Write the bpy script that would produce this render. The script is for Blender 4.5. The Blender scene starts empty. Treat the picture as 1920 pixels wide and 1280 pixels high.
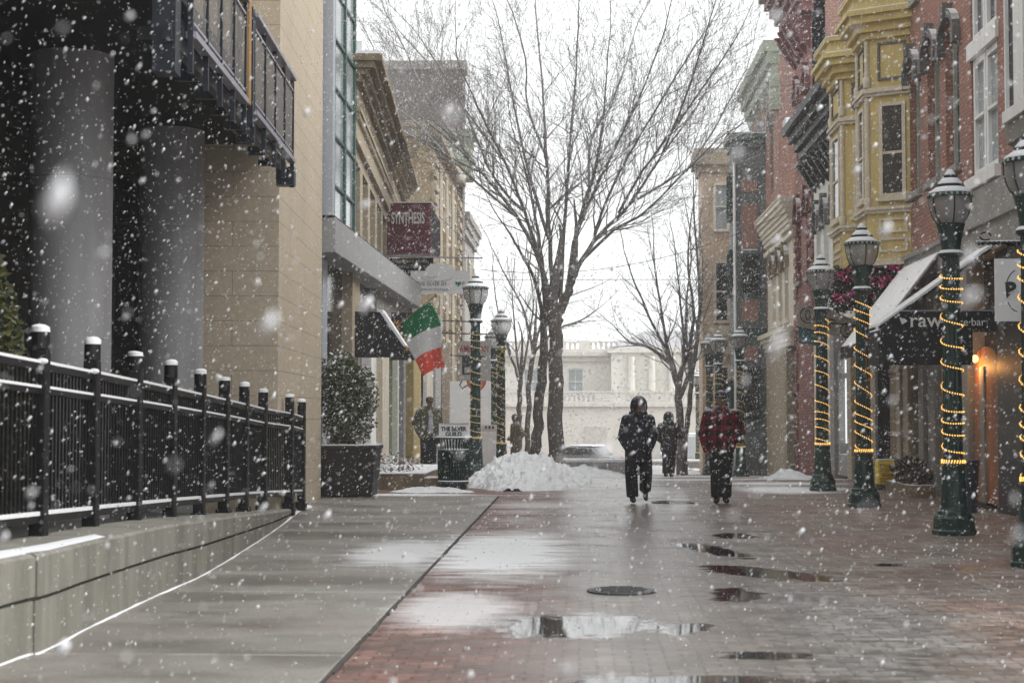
import bpy, bmesh, math, random
import numpy as np
from mathutils import Vector, Matrix, noise
rad = math.radians
scene = bpy.context.scene
COL = scene.collection
random.seed(11)
rng = np.random.default_rng(5)
PI = math.pi

# ------------------------------------------------------------------ camera frame
PITCH, YAW = math.atan(132/3000), math.atan(125/3000)
CAM = Vector((0, 0, 1.5))
RM = Matrix.Rotation(YAW, 3, 'Z') @ Matrix.Rotation(PI/2+PITCH, 3, 'X')

def pt(x, y, X=None, Y=None, Z=None):
    d = RM @ Vector(((x-960)/3000, (640-y)/3000, -1))
    if X is not None: t = (X-CAM.x)/d.x
    elif Y is not None: t = (Y-CAM.y)/d.y
    else: t = (Z-CAM.z)/d.z
    return CAM + d*t

def ground(y):
    return 0.0 if y < 36 else -(min(y, 95)-36)*.035

# ------------------------------------------------------------------ mesh builder
class MB:
    def __init__(s): s.v = []; s.f = []; s.mi = []; s.m = 0
    def add(s, vs, fs):
        o = len(s.v); s.v += [tuple(p) for p in vs]
        for q in fs: s.f.append(tuple(i+o for i in q)); s.mi.append(s.m)
        return s
    def quad(s, a, b, c, d): return s.add([a, b, c, d], [(0, 1, 2, 3)])
    def hexa(s, p): return s.add(p, [(0, 3, 2, 1), (4, 5, 6, 7), (0, 1, 5, 4), (1, 2, 6, 5), (2, 3, 7, 6), (3, 0, 4, 7)])
    def box(s, x0, y0, z0, x1, y1, z1):
        return s.hexa([(x0, y0, z0), (x1, y0, z0), (x1, y1, z0), (x0, y1, z0), (x0, y0, z1), (x1, y0, z1), (x1, y1, z1), (x0, y1, z1)])
    def fbox(s, F, a0, a1, b0, b1, c0, c1):
        g = F.p
        return s.hexa([g(a0, b0, c0), g(a1, b0, c0), g(a1, b0, c1), g(a0, b0, c1), g(a0, b1, c0), g(a1, b1, c0), g(a1, b1, c1), g(a0, b1, c1)])
    def prism(s, poly, vec):
        n = len(poly); v = Vector(vec)
        a = [Vector(p) for p in poly]; b = [p+v for p in a]
        return s.add(a+b, [tuple(range(n))[::-1], tuple(range(n, 2*n))]+[(i, (i+1) % n, n+(i+1) % n, n+i) for i in range(n)])
    def tube(s, pts, rs, n=8, cap=True):
        pts = [Vector(p) for p in pts]
        if not isinstance(rs, (list, tuple)): rs = [rs]*len(pts)
        t = (pts[1]-pts[0]).normalized()
        up = Vector((0, 0, 1)) if abs(t.z) < .9 else Vector((1, 0, 0))
        u = t.cross(up).normalized(); vs = []
        for i, p in enumerate(pts):
            if 0 < i < len(pts)-1: t = (pts[i+1]-pts[i-1])
            elif i: t = pts[i]-pts[i-1]
            if t.length < 1e-9: t = Vector((0, 0, 1))
            t = t.normalized()
            u = (u-t*u.dot(t))
            if u.length < 1e-6: u = t.orthogonal()
            u.normalize(); w = t.cross(u)
            for k in range(n):
                a = 2*PI*k/n; vs.append(p+(u*math.cos(a)+w*math.sin(a))*rs[i])
        fs = []
        for i in range(len(pts)-1):
            for k in range(n):
                k2 = (k+1) % n; fs.append((i*n+k, i*n+k2, (i+1)*n+k2, (i+1)*n+k))
        if cap: fs += [tuple(range(n))[::-1], tuple((len(pts)-1)*n+k for k in range(n))]
        return s.add(vs, fs)
    def rings(s, rings, n=16, phase=0, cap=True):
        """rings: (cx, cy, cz, rx, ry)"""
        vs = []
        for cx, cy, cz, rx, ry in rings:
            for k in range(n):
                a = 2*PI*k/n+phase; vs.append((cx+rx*math.cos(a), cy+ry*math.sin(a), cz))
        m = len(rings)
        fs = [(i*n+k, i*n+(k+1) % n, (i+1)*n+(k+1) % n, (i+1)*n+k) for i in range(m-1) for k in range(n)]
        if cap: fs += [tuple(range(n))[::-1], tuple((m-1)*n+k for k in range(n))]
        return s.add(vs, fs)
    def lathe(s, prof, cx=0, cy=0, n=16, phase=0, cap=True):
        return s.rings([(cx, cy, z, r, r) for r, z in prof], n, phase, cap)
    def ell(s, c, r, nu=12, nv=8, rot=None, skip=None):
        c = Vector(c); vs = []; fs = []
        for i in range(nv+1):
            th = PI*i/nv
            for k in range(nu):
                a = 2*PI*k/nu
                p = Vector((r[0]*math.sin(th)*math.cos(a), r[1]*math.sin(th)*math.sin(a), r[2]*math.cos(th)))
                if rot: p = rot @ p
                vs.append(c+p)
        for i in range(nv):
            for k in range(nu):
                q = (i*nu+k, i*nu+(k+1) % nu, (i+1)*nu+(k+1) % nu, (i+1)*nu+k)
                if skip:
                    m = sum((vs[j] for j in q), Vector())/4-c
                    if skip(m): continue
                fs.append(q)
        return s.add(vs, fs)

class Frame:
    """a wall plane: a runs along it, b up, c out of it"""
    def __init__(s, o, u, n, v=(0, 0, 1)):
        s.o = Vector(o); s.u = Vector(u).normalized(); s.n = Vector(n).normalized(); s.v = Vector(v)
    def p(s, a, b, c=0): return s.o+s.u*a+s.v*b+s.n*c

def face_right(X): return Frame((X, 0, 0), (0, 1, 0), (-1, 0, 0))    # facade on the right of the street
def face_left(X): return Frame((X, 0, 0), (0, 1, 0), (1, 0, 0))      # facade on the left of the street
def face_cam(Y): return Frame((0, Y, 0), (1, 0, 0), (0, -1, 0))      # facade looking back along the street

def link(o, parent=None):
    COL.objects.link(o)
    if parent is not None:
        o.parent = parent
        if parent.parent is None and parent.type == 'EMPTY':
            o.matrix_parent_inverse = Matrix.Translation(-Vector(parent.location))
    return o

def obj(name, mb, mats, parent=None, smooth=False, bevel=0, recalc=True):
    me = bpy.data.meshes.new(name)
    me.from_pydata(mb.v, [], mb.f)
    if not isinstance(mats, (list, tuple)): mats = [mats]
    for m in mats: me.materials.append(m)
    if len(mats) > 1: me.polygons.foreach_set('material_index', mb.mi)
    if recalc and len(mb.f) < 150000:
        bm = bmesh.new(); bm.from_mesh(me); bmesh.ops.recalc_face_normals(bm, faces=bm.faces); bm.to_mesh(me); bm.free()
    if smooth:
        me.polygons.foreach_set('use_smooth', [True]*len(me.polygons)); me.set_sharp_from_angle(angle=rad(50))
    me.update()
    o = link(bpy.data.objects.new(name, me), parent)
    if bevel:
        b = o.modifiers.new('bevel', 'BEVEL'); b.width = bevel; b.segments = 2; b.limit_method = 'ANGLE'; b.angle_limit = rad(40)
    return o

def tag(o, label=None, cat=None, group=None, kind=None):
    if label: o['label'] = label
    if cat: o['category'] = cat
    if group: o['group'] = group
    if kind: o['kind'] = kind
    return o

def thing(name, label, cat, loc=(0, 0, 0), group=None):
    o = bpy.data.objects.new(name, None); COL.objects.link(o); o.location = loc; o.empty_display_size = .2
    return tag(o, label, cat, group)

def struct(name, mb, mats, **k): return tag(obj(name, mb, mats, **k), kind='structure')

def dup(root, loc, rotz=0, label=None, scale=1):
    r = root.copy(); COL.objects.link(r); r.location = loc; r.rotation_euler = (0, 0, rotz); r.scale = (scale,)*3
    if label: r['label'] = label
    for ch in list(root.children):
        c = ch.copy(); COL.objects.link(c); c.parent = r
        for g in ch.children:
            d = g.copy(); COL.objects.link(d); d.parent = c
    return r

def text(name, s, loc, size, m, parent, xs=1, rot=(PI/2, 0, 0), bold=0, align='CENTER', shear=0):
    cu = bpy.data.curves.new(name, 'FONT'); cu.body = s; cu.size = size; cu.align_x = align; cu.align_y = 'CENTER'
    cu.extrude = .004; cu.offset = bold; cu.shear = shear
    cu.materials.append(m)
    tmp = bpy.data.objects.new(name, cu); COL.objects.link(tmp)
    me = bpy.data.meshes.new_from_object(tmp); bpy.data.objects.remove(tmp)
    if not me.materials: me.materials.append(m)
    o = bpy.data.objects.new(name, me); COL.objects.link(o)
    o.parent = parent
    if parent.type == 'EMPTY' and parent.parent is None: o.matrix_parent_inverse = Matrix.Translation(-Vector(parent.location))
    o.location = loc; o.rotation_euler = rot; o.scale = (xs, 1, 1)
    return o

# ------------------------------------------------------------------ materials
class G:
    def __init__(s, name):
        s.m = bpy.data.materials.new(name); s.m.use_nodes = True
        s.t = s.m.node_tree; s.t.nodes.clear()
        s.out = s.t.nodes.new('ShaderNodeOutputMaterial'); s.b = s.t.nodes.new('ShaderNodeBsdfPrincipled')
        s.t.links.new(s.b.outputs[0], s.out.inputs[0])
    def put(s, sock, v):
        if isinstance(v, bpy.types.NodeSocket): s.t.links.new(v, sock)
        else:
            if sock.type == 'RGBA' and len(v) == 3: v = (*v, 1)
            sock.default_value = v
    def n(s, typ, ins=None, o=0, **attr):
        nd = s.t.nodes.new('ShaderNode'+typ)
        for k, v in attr.items(): setattr(nd, k, v)
        for k, v in (ins or {}).items(): s.put(nd.inputs[k], v)
        return nd.outputs[o]
    def math(s, op, a, b=0, c=0, clamp=False): return s.n('Math', {0: a, 1: b, 2: c}, operation=op, use_clamp=clamp)
    def mix(s, f, a, b, mode='MIX'): return s.n('MixRGB', {'Fac': f, 'Color1': a, 'Color2': b}, blend_type=mode)
    def ramp(s, f, lo, hi): return s.n('MapRange', {0: f, 1: lo, 2: hi, 3: 0., 4: 1.})
    def noise(s, vec, scale, detail=4, rough=.55, o=0): return s.n('TexNoise', {'Vector': vec, 'Scale': scale, 'Detail': detail, 'Roughness': rough}, o)
    def pos(s): return s.n('NewGeometry', o=0)
    def objc(s): return s.n('TexCoord', o=3)
    def nrm(s): return s.n('NewGeometry', o=1)
    def sep(s, v):
        nd = s.t.nodes.new('ShaderNodeSeparateXYZ'); s.put(nd.inputs[0], v); return nd.outputs
    def comb(s, x, y, z=0.): return s.n('CombineXYZ', {0: x, 1: y, 2: z})
    def vscale(s, v, sc): return s.n('VectorMath', {0: v, 1: sc}, operation='MULTIPLY')
    def walluv(s):
        p = s.sep(s.pos()); n = s.sep(s.nrm())
        f = s.math('GREATER_THAN', s.math('ABSOLUTE', n[0]), .6)
        u = s.math('ADD', s.math('MULTIPLY', p[1], f), s.math('MULTIPLY', p[0], s.math('SUBTRACT', 1., f)))
        return s.comb(u, p[2])
    def bump(s, h, strength=.3, dist=.01):
        s.put(s.b.inputs['Normal'], s.n('Bump', {'Strength': strength, 'Distance': dist, 'Height': h}))
    def set(s, **k):
        for a, v in k.items(): s.put(s.b.inputs[a.replace('_', ' ')], v)
        return s
    def snow_top(s, col, lo=.35, hi=.75, amount=.85, scale=9.):
        """lying snow on the upward faces"""
        nz = s.sep(s.nrm())[2]
        f = s.ramp(s.math('ADD', nz, s.math('MULTIPLY', s.math('SUBTRACT', s.noise(s.pos(), scale, 3), .5), .5)), lo, hi)
        return s.mix(s.math('MULTIPLY', f, amount), col, (.78, .79, .8))

def lift(c, k): return tuple(min(1, a*k) for a in c)

def mat(name, col, rough=.6, var=.25, scale=6, bump=.0, metal=0., spec=.5, snow=False, bscale=40, streak=False, **k):
    g = G(name)
    p = g.pos()
    v = g.vscale(p, (1, 1, .18)) if streak else p
    f = g.noise(v, scale, 5, .6)
    c = g.mix(g.ramp(f, .3, .7), lift(col, 1-var), lift(col, 1+var))
    if snow: c = g.snow_top(c)
    g.set(Base_Color=c, Roughness=g.math('ADD', rough-.08, g.math('MULTIPLY', f, .16)), Metallic=metal, Specular_IOR_Level=spec, **k)
    if bump: g.bump(g.noise(p, bscale, 4), bump)
    return g.m

def brickmat(name, c1, c2, mortar, bw=.22, bh=.075, ms=.009, rough=.8, off=.5, dirt=.25, snow=False):
    g = G(name); uv = g.walluv()
    b = g.t.nodes.new('ShaderNodeTexBrick'); b.offset = off
    for k, v in {'Vector': uv, 'Color1': c1, 'Color2': c2, 'Mortar': mortar, 'Scale': 1., 'Mortar Size': ms, 'Mortar Smooth': .2, 'Bias': 0., 'Brick Width': bw, 'Row Height': bh}.items(): g.put(b.inputs[k], v)
    p = g.pos()
    d = g.ramp(g.noise(g.vscale(p, (1, 1, .35)), 1.3, 6, .65), .35, .7)
    c = g.mix(g.math('MULTIPLY', d, dirt*1.6), b.outputs[0], lift(mortar, .45), 'MIX')
    f = g.noise(p, 14, 3)
    c = g.mix(.5, c, g.mix(f, (.25, .25, .25), (.8, .8, .8)), 'OVERLAY')
    if snow: c = g.snow_top(c)
    g.set(Base_Color=c, Roughness=rough)
    g.bump(g.math('MULTIPLY', b.outputs[1], -1.), .5, .006)
    return g.m

def emit(name, col, strength):
    g = G(name); g.set(Base_Color=lift(col, .5), Emission_Color=col, Emission_Strength=strength); return g.m

M = {}
M['snow'] = mat('fresh_snow', (.74, .75, .77), .75, .03, 9, bump=.5, bscale=16, spec=.2)
M['snow_dirty'] = (lambda g: (g.set(Base_Color=g.mix(g.ramp(g.noise(g.pos(), 3.5, 8, .7), .54, .72), (.83, .84, .86), (.5, .5, .51)), Roughness=.8, Specular_IOR_Level=.2), g.bump(g.noise(g.pos(), 9, 8, .7), 1., .06), g.m)[-1])(G('ploughed_snow'))
M['tan'] = brickmat('tan_stone', (.47, .40, .30), (.49, .415, .315), (.25, .20, .145), 1.6, .345, .005, .8, .5, .08)
M['tan_plain'] = mat('tan_plain', (.30, .24, .165), .8, .15, 3, bump=.1)
M['black_metal'] = mat('black_metal', (.006, .006, .007), .45, .3, 12, spec=.35)
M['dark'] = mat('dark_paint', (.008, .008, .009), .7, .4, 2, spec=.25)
M['charcoal'] = mat('charcoal', (.022, .021, .024), .6, .3, 5)
M['navy'] = mat('navy_steel', (.007, .011, .02), .45, .35, 8)
M['rail_steel'] = mat('railing_steel', (.32, .31, .36), .4, .15, 12, metal=.3)
M['concrete_col'] = mat('smooth_concrete', (.27, .27, .275), .65, .24, 2.2, bump=.1, streak=True)
M['grey_panel'] = mat('grey_panel', (.30, .305, .31), .55, .1, 2.5, streak=True)
M['grey_clad'] = mat('grey_cladding', (.36, .39, .44), .5, .06, 3)
M['green_frame'] = mat('green_frame', (.03, .085, .07), .4, .2, 9)
M['wood'] = mat('ochre_timber', (.36, .20, .06), .6, .25, 8, streak=True)
def glassy(name, col, rough=.08, tint=.25):
    g = G(name); f = g.noise(g.pos(), .9, 3)
    g.set(Base_Color=g.mix(f, lift(col, 1-tint), lift(col, 1+tint)), Roughness=rough, Specular_IOR_Level=.6)
    g.bump(g.noise(g.pos(), 1.2, 2), .06, .02); return g.m
M['pane'] = glassy('dark_window_glass', (.02, .022, .024))
M['pane_sky'] = glassy('sky_reflection_glass', (.30, .34, .35), .12)  # pale base colour puts the sky's reflection into the panes
M['pane_shop'] = glassy('shop_glass', (.012, .012, .013), .12)
M['globe'] = (lambda g: (g.set(Base_Color=(.34, .34, .33), Roughness=.2, Alpha=.62, Specular_IOR_Level=.5), g.m)[-1])(G('lamp_globe_glass'))
M['lamp_green'] = mat('dark_green_iron', (.012, .036, .03), .42, .35, 14, spec=.5)
M['rope'] = emit('warm_rope_light', (1., .54, .13), 1.05)
M['rope_dim'] = emit('faint_rope_light', (.9, .62, .25), .32)
M['cord'] = mat('light_cord', (.25, .16, .04), .5, .2, 20)
M['bark'] = (lambda g: (g.set(Base_Color=g.snow_top(g.mix(g.noise(g.vscale(g.pos(), (1, 1, .25)), 22, 4), (.085, .073, .066), (.19, .17, .155)), .3, 1.0, .7, 5.), Roughness=.9, Specular_IOR_Level=.2), g.bump(g.noise(g.vscale(g.pos(), (1, 1, .25)), 30, 4), .8, .02), g.m)[-1])(G('winter_bark'))
M['twig'] = (lambda g: (g.set(Base_Color=g.snow_top(g.mix(g.noise(g.pos(), 3, 2), (.12, .112, .107), (.22, .21, .20)), .3, 1.1, .6, 7.), Roughness=.9, Specular_IOR_Level=.2), g.m)[-1])(G('twig_bark'))
M['brick_red'] = brickmat('red_brick', (.34, .125, .08), (.26, .095, .065), (.28, .22, .18))
M['brick_dark'] = brickmat('deep_red_brick', (.28, .085, .07), (.22, .07, .06), (.25, .18, .15))
M['brick_pink'] = brickmat('faded_brick', (.33, .155, .115), (.27, .125, .095), (.34, .26, .22))
M['brick_grey'] = brickmat('grey_brown_brick', (.15, .12, .105), (.13, .105, .095), (.19, .16, .145), dirt=.2)
M['brick_orange'] = brickmat('orange_brick', (.62, .46, .31), (.55, .40, .27), (.58, .5, .4))
M['yellow'] = mat('mustard_paint', (.52, .405, .155), .62, .16, 3.5, bump=.12, streak=True)
M['yellow_trim'] = mat('pale_trim', (.55, .48, .37), .6, .14, 7)
M['cream'] = mat('cream_stone', (.60, .55, .45), .75, .13, 4, streak=True, bump=.1)
M['white_paint'] = mat('white_paint', (.78, .78, .77), .55, .08, 7, streak=True)
M['white_wall'] = mat('offwhite_wall', (.78, .78, .72), .7, .1, 4, streak=True)
M['black_cornice'] = mat('black_cornice', (.016, .018, .02), .5, .4, 9, snow=True)
M['green_trim'] = mat('sage_green_trim', (.25, .285, .215), .6, .15, 7, snow=True)
M['red_trim'] = mat('oxblood_trim', (.17, .06, .048), .6, .2, 8, snow=True)
M['maroon_trim'] = mat('maroon_cornice', (.15, .05, .052), .6, .2, 8, snow=True)
M['hood'] = mat('dark_hood_stone', (.12, .115, .11), .7, .3, 14, snow=True)
M['jamb'] = mat('grey_green_jamb', (.33, .37, .33), .7, .1, 6)
M['green_dark'] = mat('slate_green_boards', (.12, .135, .135), .6, .3, 5, streak=True)
M['green_bay'] = mat('deep_green_paint', (.022, .05, .042), .55, .25, 6)
M['stone_old'] = mat('weathered_brownstone', (.20, .155, .10), .85, .35, 3, bump=.4, streak=True, snow=True)
M['stone_tan'] = mat('tan_sandstone', (.34, .285, .205), .8, .16, 5, bump=.2)
M['stone_grey'] = mat('grey_limestone', (.27, .26, .245), .75, .16, 4, streak=True, snow=True)
M['courthouse'] = mat('haze_pale_limestone', (.62, .60, .55), .8, .06, 2, streak=True)  # pale stone, lightened further to put distance haze into its colour
M['courthouse_dk'] = mat('darker_limestone', (.52, .50, .455), .8, .08, 2)  # limestone one tone darker, for the cornice and basement panels
M['lead_roof'] = mat('lead_roof', (.34, .34, .35), .7, .1, 3)
M['maroon'] = (lambda g: (g.set(Base_Color=g.mix(g.ramp(g.noise(g.pos(), 5, 5), .3, .7), (.10, .014, .026), (.16, .022, .04)), Roughness=.55), g.m)[-1])(G('maroon_sign'))
M['letter_white'] = mat('white_lettering', (.75, .74, .72), .5, .02)
M['letter_grey'] = mat('grey_lettering', (.13, .13, .14), .5, .05)
M['letter_teal'] = mat('teal_heart', (.02, .22, .19), .5, .05)
M['letter_red'] = mat('faded_red_lettering', (.35, .06, .05), .5, .05)
M['letter_black'] = mat('black_lettering', (.012, .012, .012), .5, .05)
M['sign_white'] = mat('white_sign_board', (.86, .87, .88), .5, .04, 3)
M['sign_grey'] = mat('grey_sign_board', (.42, .41, .40), .6, .06, 3)
M['sign_tan'] = mat('weathered_wood_sign', (.28, .24, .20), .75, .2, 6)
M['canvas_black'] = mat('black_canvas', (.012, .012, .013), .8, .3, 6)
M['canvas_white'] = mat('white_canvas', (.84, .84, .84), .7, .05, 4, bump=.05)
M['teal_cloth'] = mat('teal_fabric', (.05, .13, .14), .8, .2, 5)
M['flag_green'] = mat('flag_green', (.0, .16, .055), .75, .1, 8)
M['flag_white'] = mat('flag_white', (.66, .66, .66), .75, .05, 8)
M['flag_red'] = mat('flag_red', (.70, .075, .04), .75, .1, 8)
M['gold'] = mat('gold_letters', (.55, .30, .04), .4, .1, 9)
M['bin_green'] = mat('bin_green', (.012, .04, .03), .45, .3, 16, snow=True)
M['planter'] = mat('dark_resin_planter', (.008, .007, .008), .55, .35, 6)
M['leaf'] = mat('evergreen_leaf', (.06, .075, .038), .7, .5, 30)
M['leaf2'] = mat('evergreen_leaf_pale', (.14, .15, .09), .7, .4, 30, snow=True)
M['leaf_yel'] = mat('arborvitae_leaf', (.10, .095, .022), .7, .45, 24)
M['garland'] = mat('dark_garland', (.02, .026, .018), .8, .4, 20)
M['magenta'] = mat('magenta_petals', (.6, .035, .22), .6, .3, 30)
M['dryplant'] = mat('dry_winter_plants', (.16, .11, .09), .85, .4, 18)
M['yellow_box'] = mat('yellow_plastic', (.75, .58, .04), .45, .08, 6)
M['timber_grey'] = mat('grey_boards', (.15, .13, .11), .8, .3, 9, streak=True)
M['door_orange'] = mat('orange_brown_door', (.34, .13, .045), .6, .35, 3, streak=True)
M['bulb'] = emit('warm_bulb', (1., .5, .12), 3.)
M['bright_window'] = emit('lit_white_window', (.85, .9, .92), .55)
M['wire'] = mat('wire', (.05, .05, .05), .6, .1)
M['iron'] = mat('cast_iron', (.03, .03, .03), .5, .4, 25, bump=.3)
M['car_dark'] = mat('dark_car_paint', (.05, .055, .06), .3, .1, 3, snow=True)
M['car_grey'] = mat('grey_car_paint', (.13, .145, .155), .3, .1, 3)
M['van_white'] = mat('pale_van_paint', (.5, .54, .56), .35, .05, 3, snow=True)
M['tyre'] = mat('tyre_rubber', (.02, .02, .02), .8, .2, 10)
M['taillight'] = mat('red_tail_lamp', (.5, .02, .02), .25, .1)
M['skin'] = mat('skin', (.20, .115, .085), .55, .1, 20, Subsurface_Weight=.1)
M['orange_disc'] = mat('orange_red_disc', (.62, .12, .06), .5, .08)
M['wet_dark'] = mat('dark_wet_concrete', (.04, .04, .04), .5, .2, 4)
M['mesh_steel'] = mat('dark_mesh_steel', (.16, .15, .14), .5, .2, 12)
# ------------------------------------------------------------------ ground
PATCHES = [(-.82, 17.3, .85, 3.1, 1.), (-1.85, 16.9, .6, 1.7, .75), (-.95, 12.2, .5, 1.3, .6), (4.0, 31.2, 1.1, 1.6, .95), (4.9, 37.5, 1.6, 1.8, .9), (4.2, 33.9, 1.5, .8, .8), (1.6, 36, 2.4, .9, .7), (-.6, 25.8, 1.0, .8, .45),
           (.9, 30.2, 1.1, 1.2, .5), (2.5, 45, 3.0, 2.5, .55), (0, 52, 5, 5, .6), (4.2, 50, 2.0, 3, .8), (-3.2, 29.0, 1.6, .55, .9)]
def snowmask(g, p):
    s = g.sep(p); m = None
    nz = g.noise(g.vscale(p, (.55, 1.6, 1)), 2.6, 6, .65)
    for cx, cy, rx, ry, k in PATCHES:
        dx = g.math('DIVIDE', g.math('SUBTRACT', s[0], cx), rx); dy = g.math('DIVIDE', g.math('SUBTRACT', s[1], cy), ry)
        d = g.math('SQRT', g.math('ADD', g.math('MULTIPLY', dx, dx), g.math('MULTIPLY', dy, dy)))
        d = g.math('ADD', d, g.math('MULTIPLY', g.math('SUBTRACT', nz, .5), 1.5))
        f = g.math('MULTIPLY', g.ramp(d, 1.15, .55), k)
        m = f if m is None else g.math('MAXIMUM', m, f)
    return m

PUDDLES = [(-.02, 11.35, .62, .62, .1), (1.72, 15.1, .42, .75, -.55), (1.45, 17.6, .22, 1.0, -.25), (1.28, 13.3, .22, .5, .1), (1.15, 10.0, .3, .16, 0), (.75, 11.2, .16, .3, .3), (3.05, 15.9, .14, .2, 0), (.6, 9.0, .7, .22, .2), (1.9, 19.6, .25, .5, 0)]
def puddlemask(g, p):
    s = g.sep(p); m = None; nz = g.noise(g.vscale(p, (1, 1.5, 1)), 4., 7, .68)
    for cx, cy, rx, ry, sk in PUDDLES:
        y = g.math('SUBTRACT', s[1], cy); dx = g.math('DIVIDE', g.math('SUBTRACT', g.math('SUBTRACT', s[0], cx), g.math('MULTIPLY', y, sk)), rx); dy = g.math('DIVIDE', y, ry)
        d = g.math('ADD', g.math('SQRT', g.math('ADD', g.math('MULTIPLY', dx, dx), g.math('MULTIPLY', dy, dy))), g.math('MULTIPLY', g.math('SUBTRACT', nz, .5), 2.3))
        f = g.ramp(d, 1.1, .86); m = f if m is None else g.math('MAXIMUM', m, f)
    return m

def paving():
    g = G('wet_brick_paving'); p = g.pos(); s = g.sep(p); x, y = s[0], s[1]
    b = g.t.nodes.new('ShaderNodeTexBrick')
    for k, v in {'Vector': p, 'Color1': (1., 1., 1.), 'Color2': (.5, .5, .5), 'Mortar': (.3, .29, .28), 'Scale': 1., 'Mortar Size': .008, 'Mortar Smooth': .3, 'Bias': 0., 'Brick Width': .21, 'Row Height': .105}.items(): g.put(b.inputs[k], v)
    wob = g.math('MULTIPLY', g.math('SUBTRACT', g.noise(p, .5, 4), .5), 1.2)
    red = g.mix(g.noise(p, 2.2, 5), (.23, .12, .092), (.36, .20, .16))
    tan = g.mix(g.ramp(g.noise(p, 1.1, 6, .7), .35, .65), (.31, .28, .25), (.46, .41, .365))
    grey = g.mix(g.noise(p, 5, 4), (.21, .206, .20), (.31, .305, .30))
    streak = g.noise(g.vscale(p, (2.6, 4.2, 1)), 2.2, 8, .75)
    b2 = g.t.nodes.new('ShaderNodeTexBrick')
    for k, v in {'Vector': g.n('VectorRotate', {'Vector': g.n('VectorMath', {0: p, 1: g.n('VectorMath', {0: g.noise(p, 1.1, 3, o=1), 1: (.22, .22, 0)}, operation='MULTIPLY')}, operation='ADD'), 'Angle': rad(90)}, rotation_type='Z_AXIS'), 'Color1': (1.12, 1.1, 1.08), 'Color2': (.6, .58, .57), 'Mortar': (.5, .5, .5), 'Scale': 1., 'Mortar Size': .012, 'Bias': 0., 'Brick Width': .42, 'Row Height': .21}.items(): g.put(b2.inputs[k], v)
    ddx = g.math('SUBTRACT', x, .6); ddy = g.math('MULTIPLY', g.math('SUBTRACT', y, 11.2), .6)          # a grey fan of setts with a red border
    dist = g.math('ADD', g.math('SQRT', g.math('ADD', g.math('MULTIPLY', ddx, ddx), g.math('MULTIPLY', ddy, ddy))), g.math('MULTIPLY', wob, .35))
    fan = g.math('MULTIPLY', g.math('MULTIPLY', g.ramp(x, .8, 1.6), g.ramp(dist, 2.3, 1.9)), .75)
    rightred = g.math('MULTIPLY', g.ramp(g.math('ADD', x, wob), 1.9, 2.8), g.math('MULTIPLY', g.ramp(g.noise(p, .8, 5, .65), .40, .62), .7))
    band = g.ramp(g.math('ADD', x, g.math('MULTIPLY', wob, .45)), .15, -.45)
    c = g.mix(g.ramp(g.noise(p, .45, 5, .6), .38, .62), tan, g.mix(.28, tan, red))
    c = g.mix(rightred, c, red); c = g.mix(fan, c, grey); c = g.mix(band, c, red)
    c = g.mix(.85, c, b.outputs[0], 'MULTIPLY'); c = g.mix(.42, c, b2.outputs[0], 'MULTIPLY')
    c = g.mix(g.math('MULTIPLY', g.ramp(streak, .44, .60), .5), c, g.mix(1., c, (.42, .40, .39), 'MULTIPLY'))
    wetn = g.noise(g.vscale(p, (.6, 1., 1)), 1.3, 8, .68)
    mid = g.math('MULTIPLY', g.ramp(g.math('ABSOLUTE', g.math('SUBTRACT', x, .6)), 2.4, .4), .22)
    ex = g.math('DIVIDE', g.math('SUBTRACT', x, .15), 1.0); ey = g.math('DIVIDE', g.math('SUBTRACT', y, 9.6), 1.7)
    pool = g.ramp(g.math('ADD', g.math('SQRT', g.math('ADD', g.math('MULTIPLY', ex, ex), g.math('MULTIPLY', ey, ey))), g.math('MULTIPLY', g.math('SUBTRACT', wetn, .5), 1.6)), 1.15, .6)
    wet = g.ramp(g.math('ADD', g.math('ADD', wetn, mid), g.math('MULTIPLY', g.math('SUBTRACT', streak, .5), .75)), .46, .68)
    wet = g.math('MAXIMUM', wet, g.math('MULTIPLY', pool, g.ramp(streak, .62, .46)))
    c = g.mix(wet, c, g.mix(1., c, (.6, .58, .57), 'MULTIPLY'))
    grit = g.ramp(g.noise(p, 95, 2), .66, .72)
    c = g.mix(g.math('MULTIPLY', grit, .35), c, (.5, .5, .5))
    pm = puddlemask(g, p)
    c = g.mix(pm, c, (.035, .032, .03))
    sm = snowmask(g, p)
    c = g.mix(sm, c, (.80, .81, .82))
    r = g.math('ADD', .70, g.math('MULTIPLY', wet, -.42))
    r = g.mix(pm, r, (.03, .03, .03)); r = g.mix(sm, r, (.7, .7, .7))
    g.set(Base_Color=c, Roughness=r, Specular_IOR_Level=.5)
    h = g.math('ADD', g.math('MULTIPLY', b.outputs[1], -.6), g.math('MULTIPLY', g.noise(g.vscale(p, (1, 1.6, 1)), 9, 7, .7), 1.1))
    g.put(g.b.inputs['Normal'], g.n('Bump', {'Strength': g.math('MULTIPLY', g.math('SUBTRACT', .75, g.math('MULTIPLY', wet, .5)), g.math('SUBTRACT', 1., g.math('MULTIPLY', pm, .985))), 'Distance': .014, 'Height': h}))
    return g.m

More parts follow.
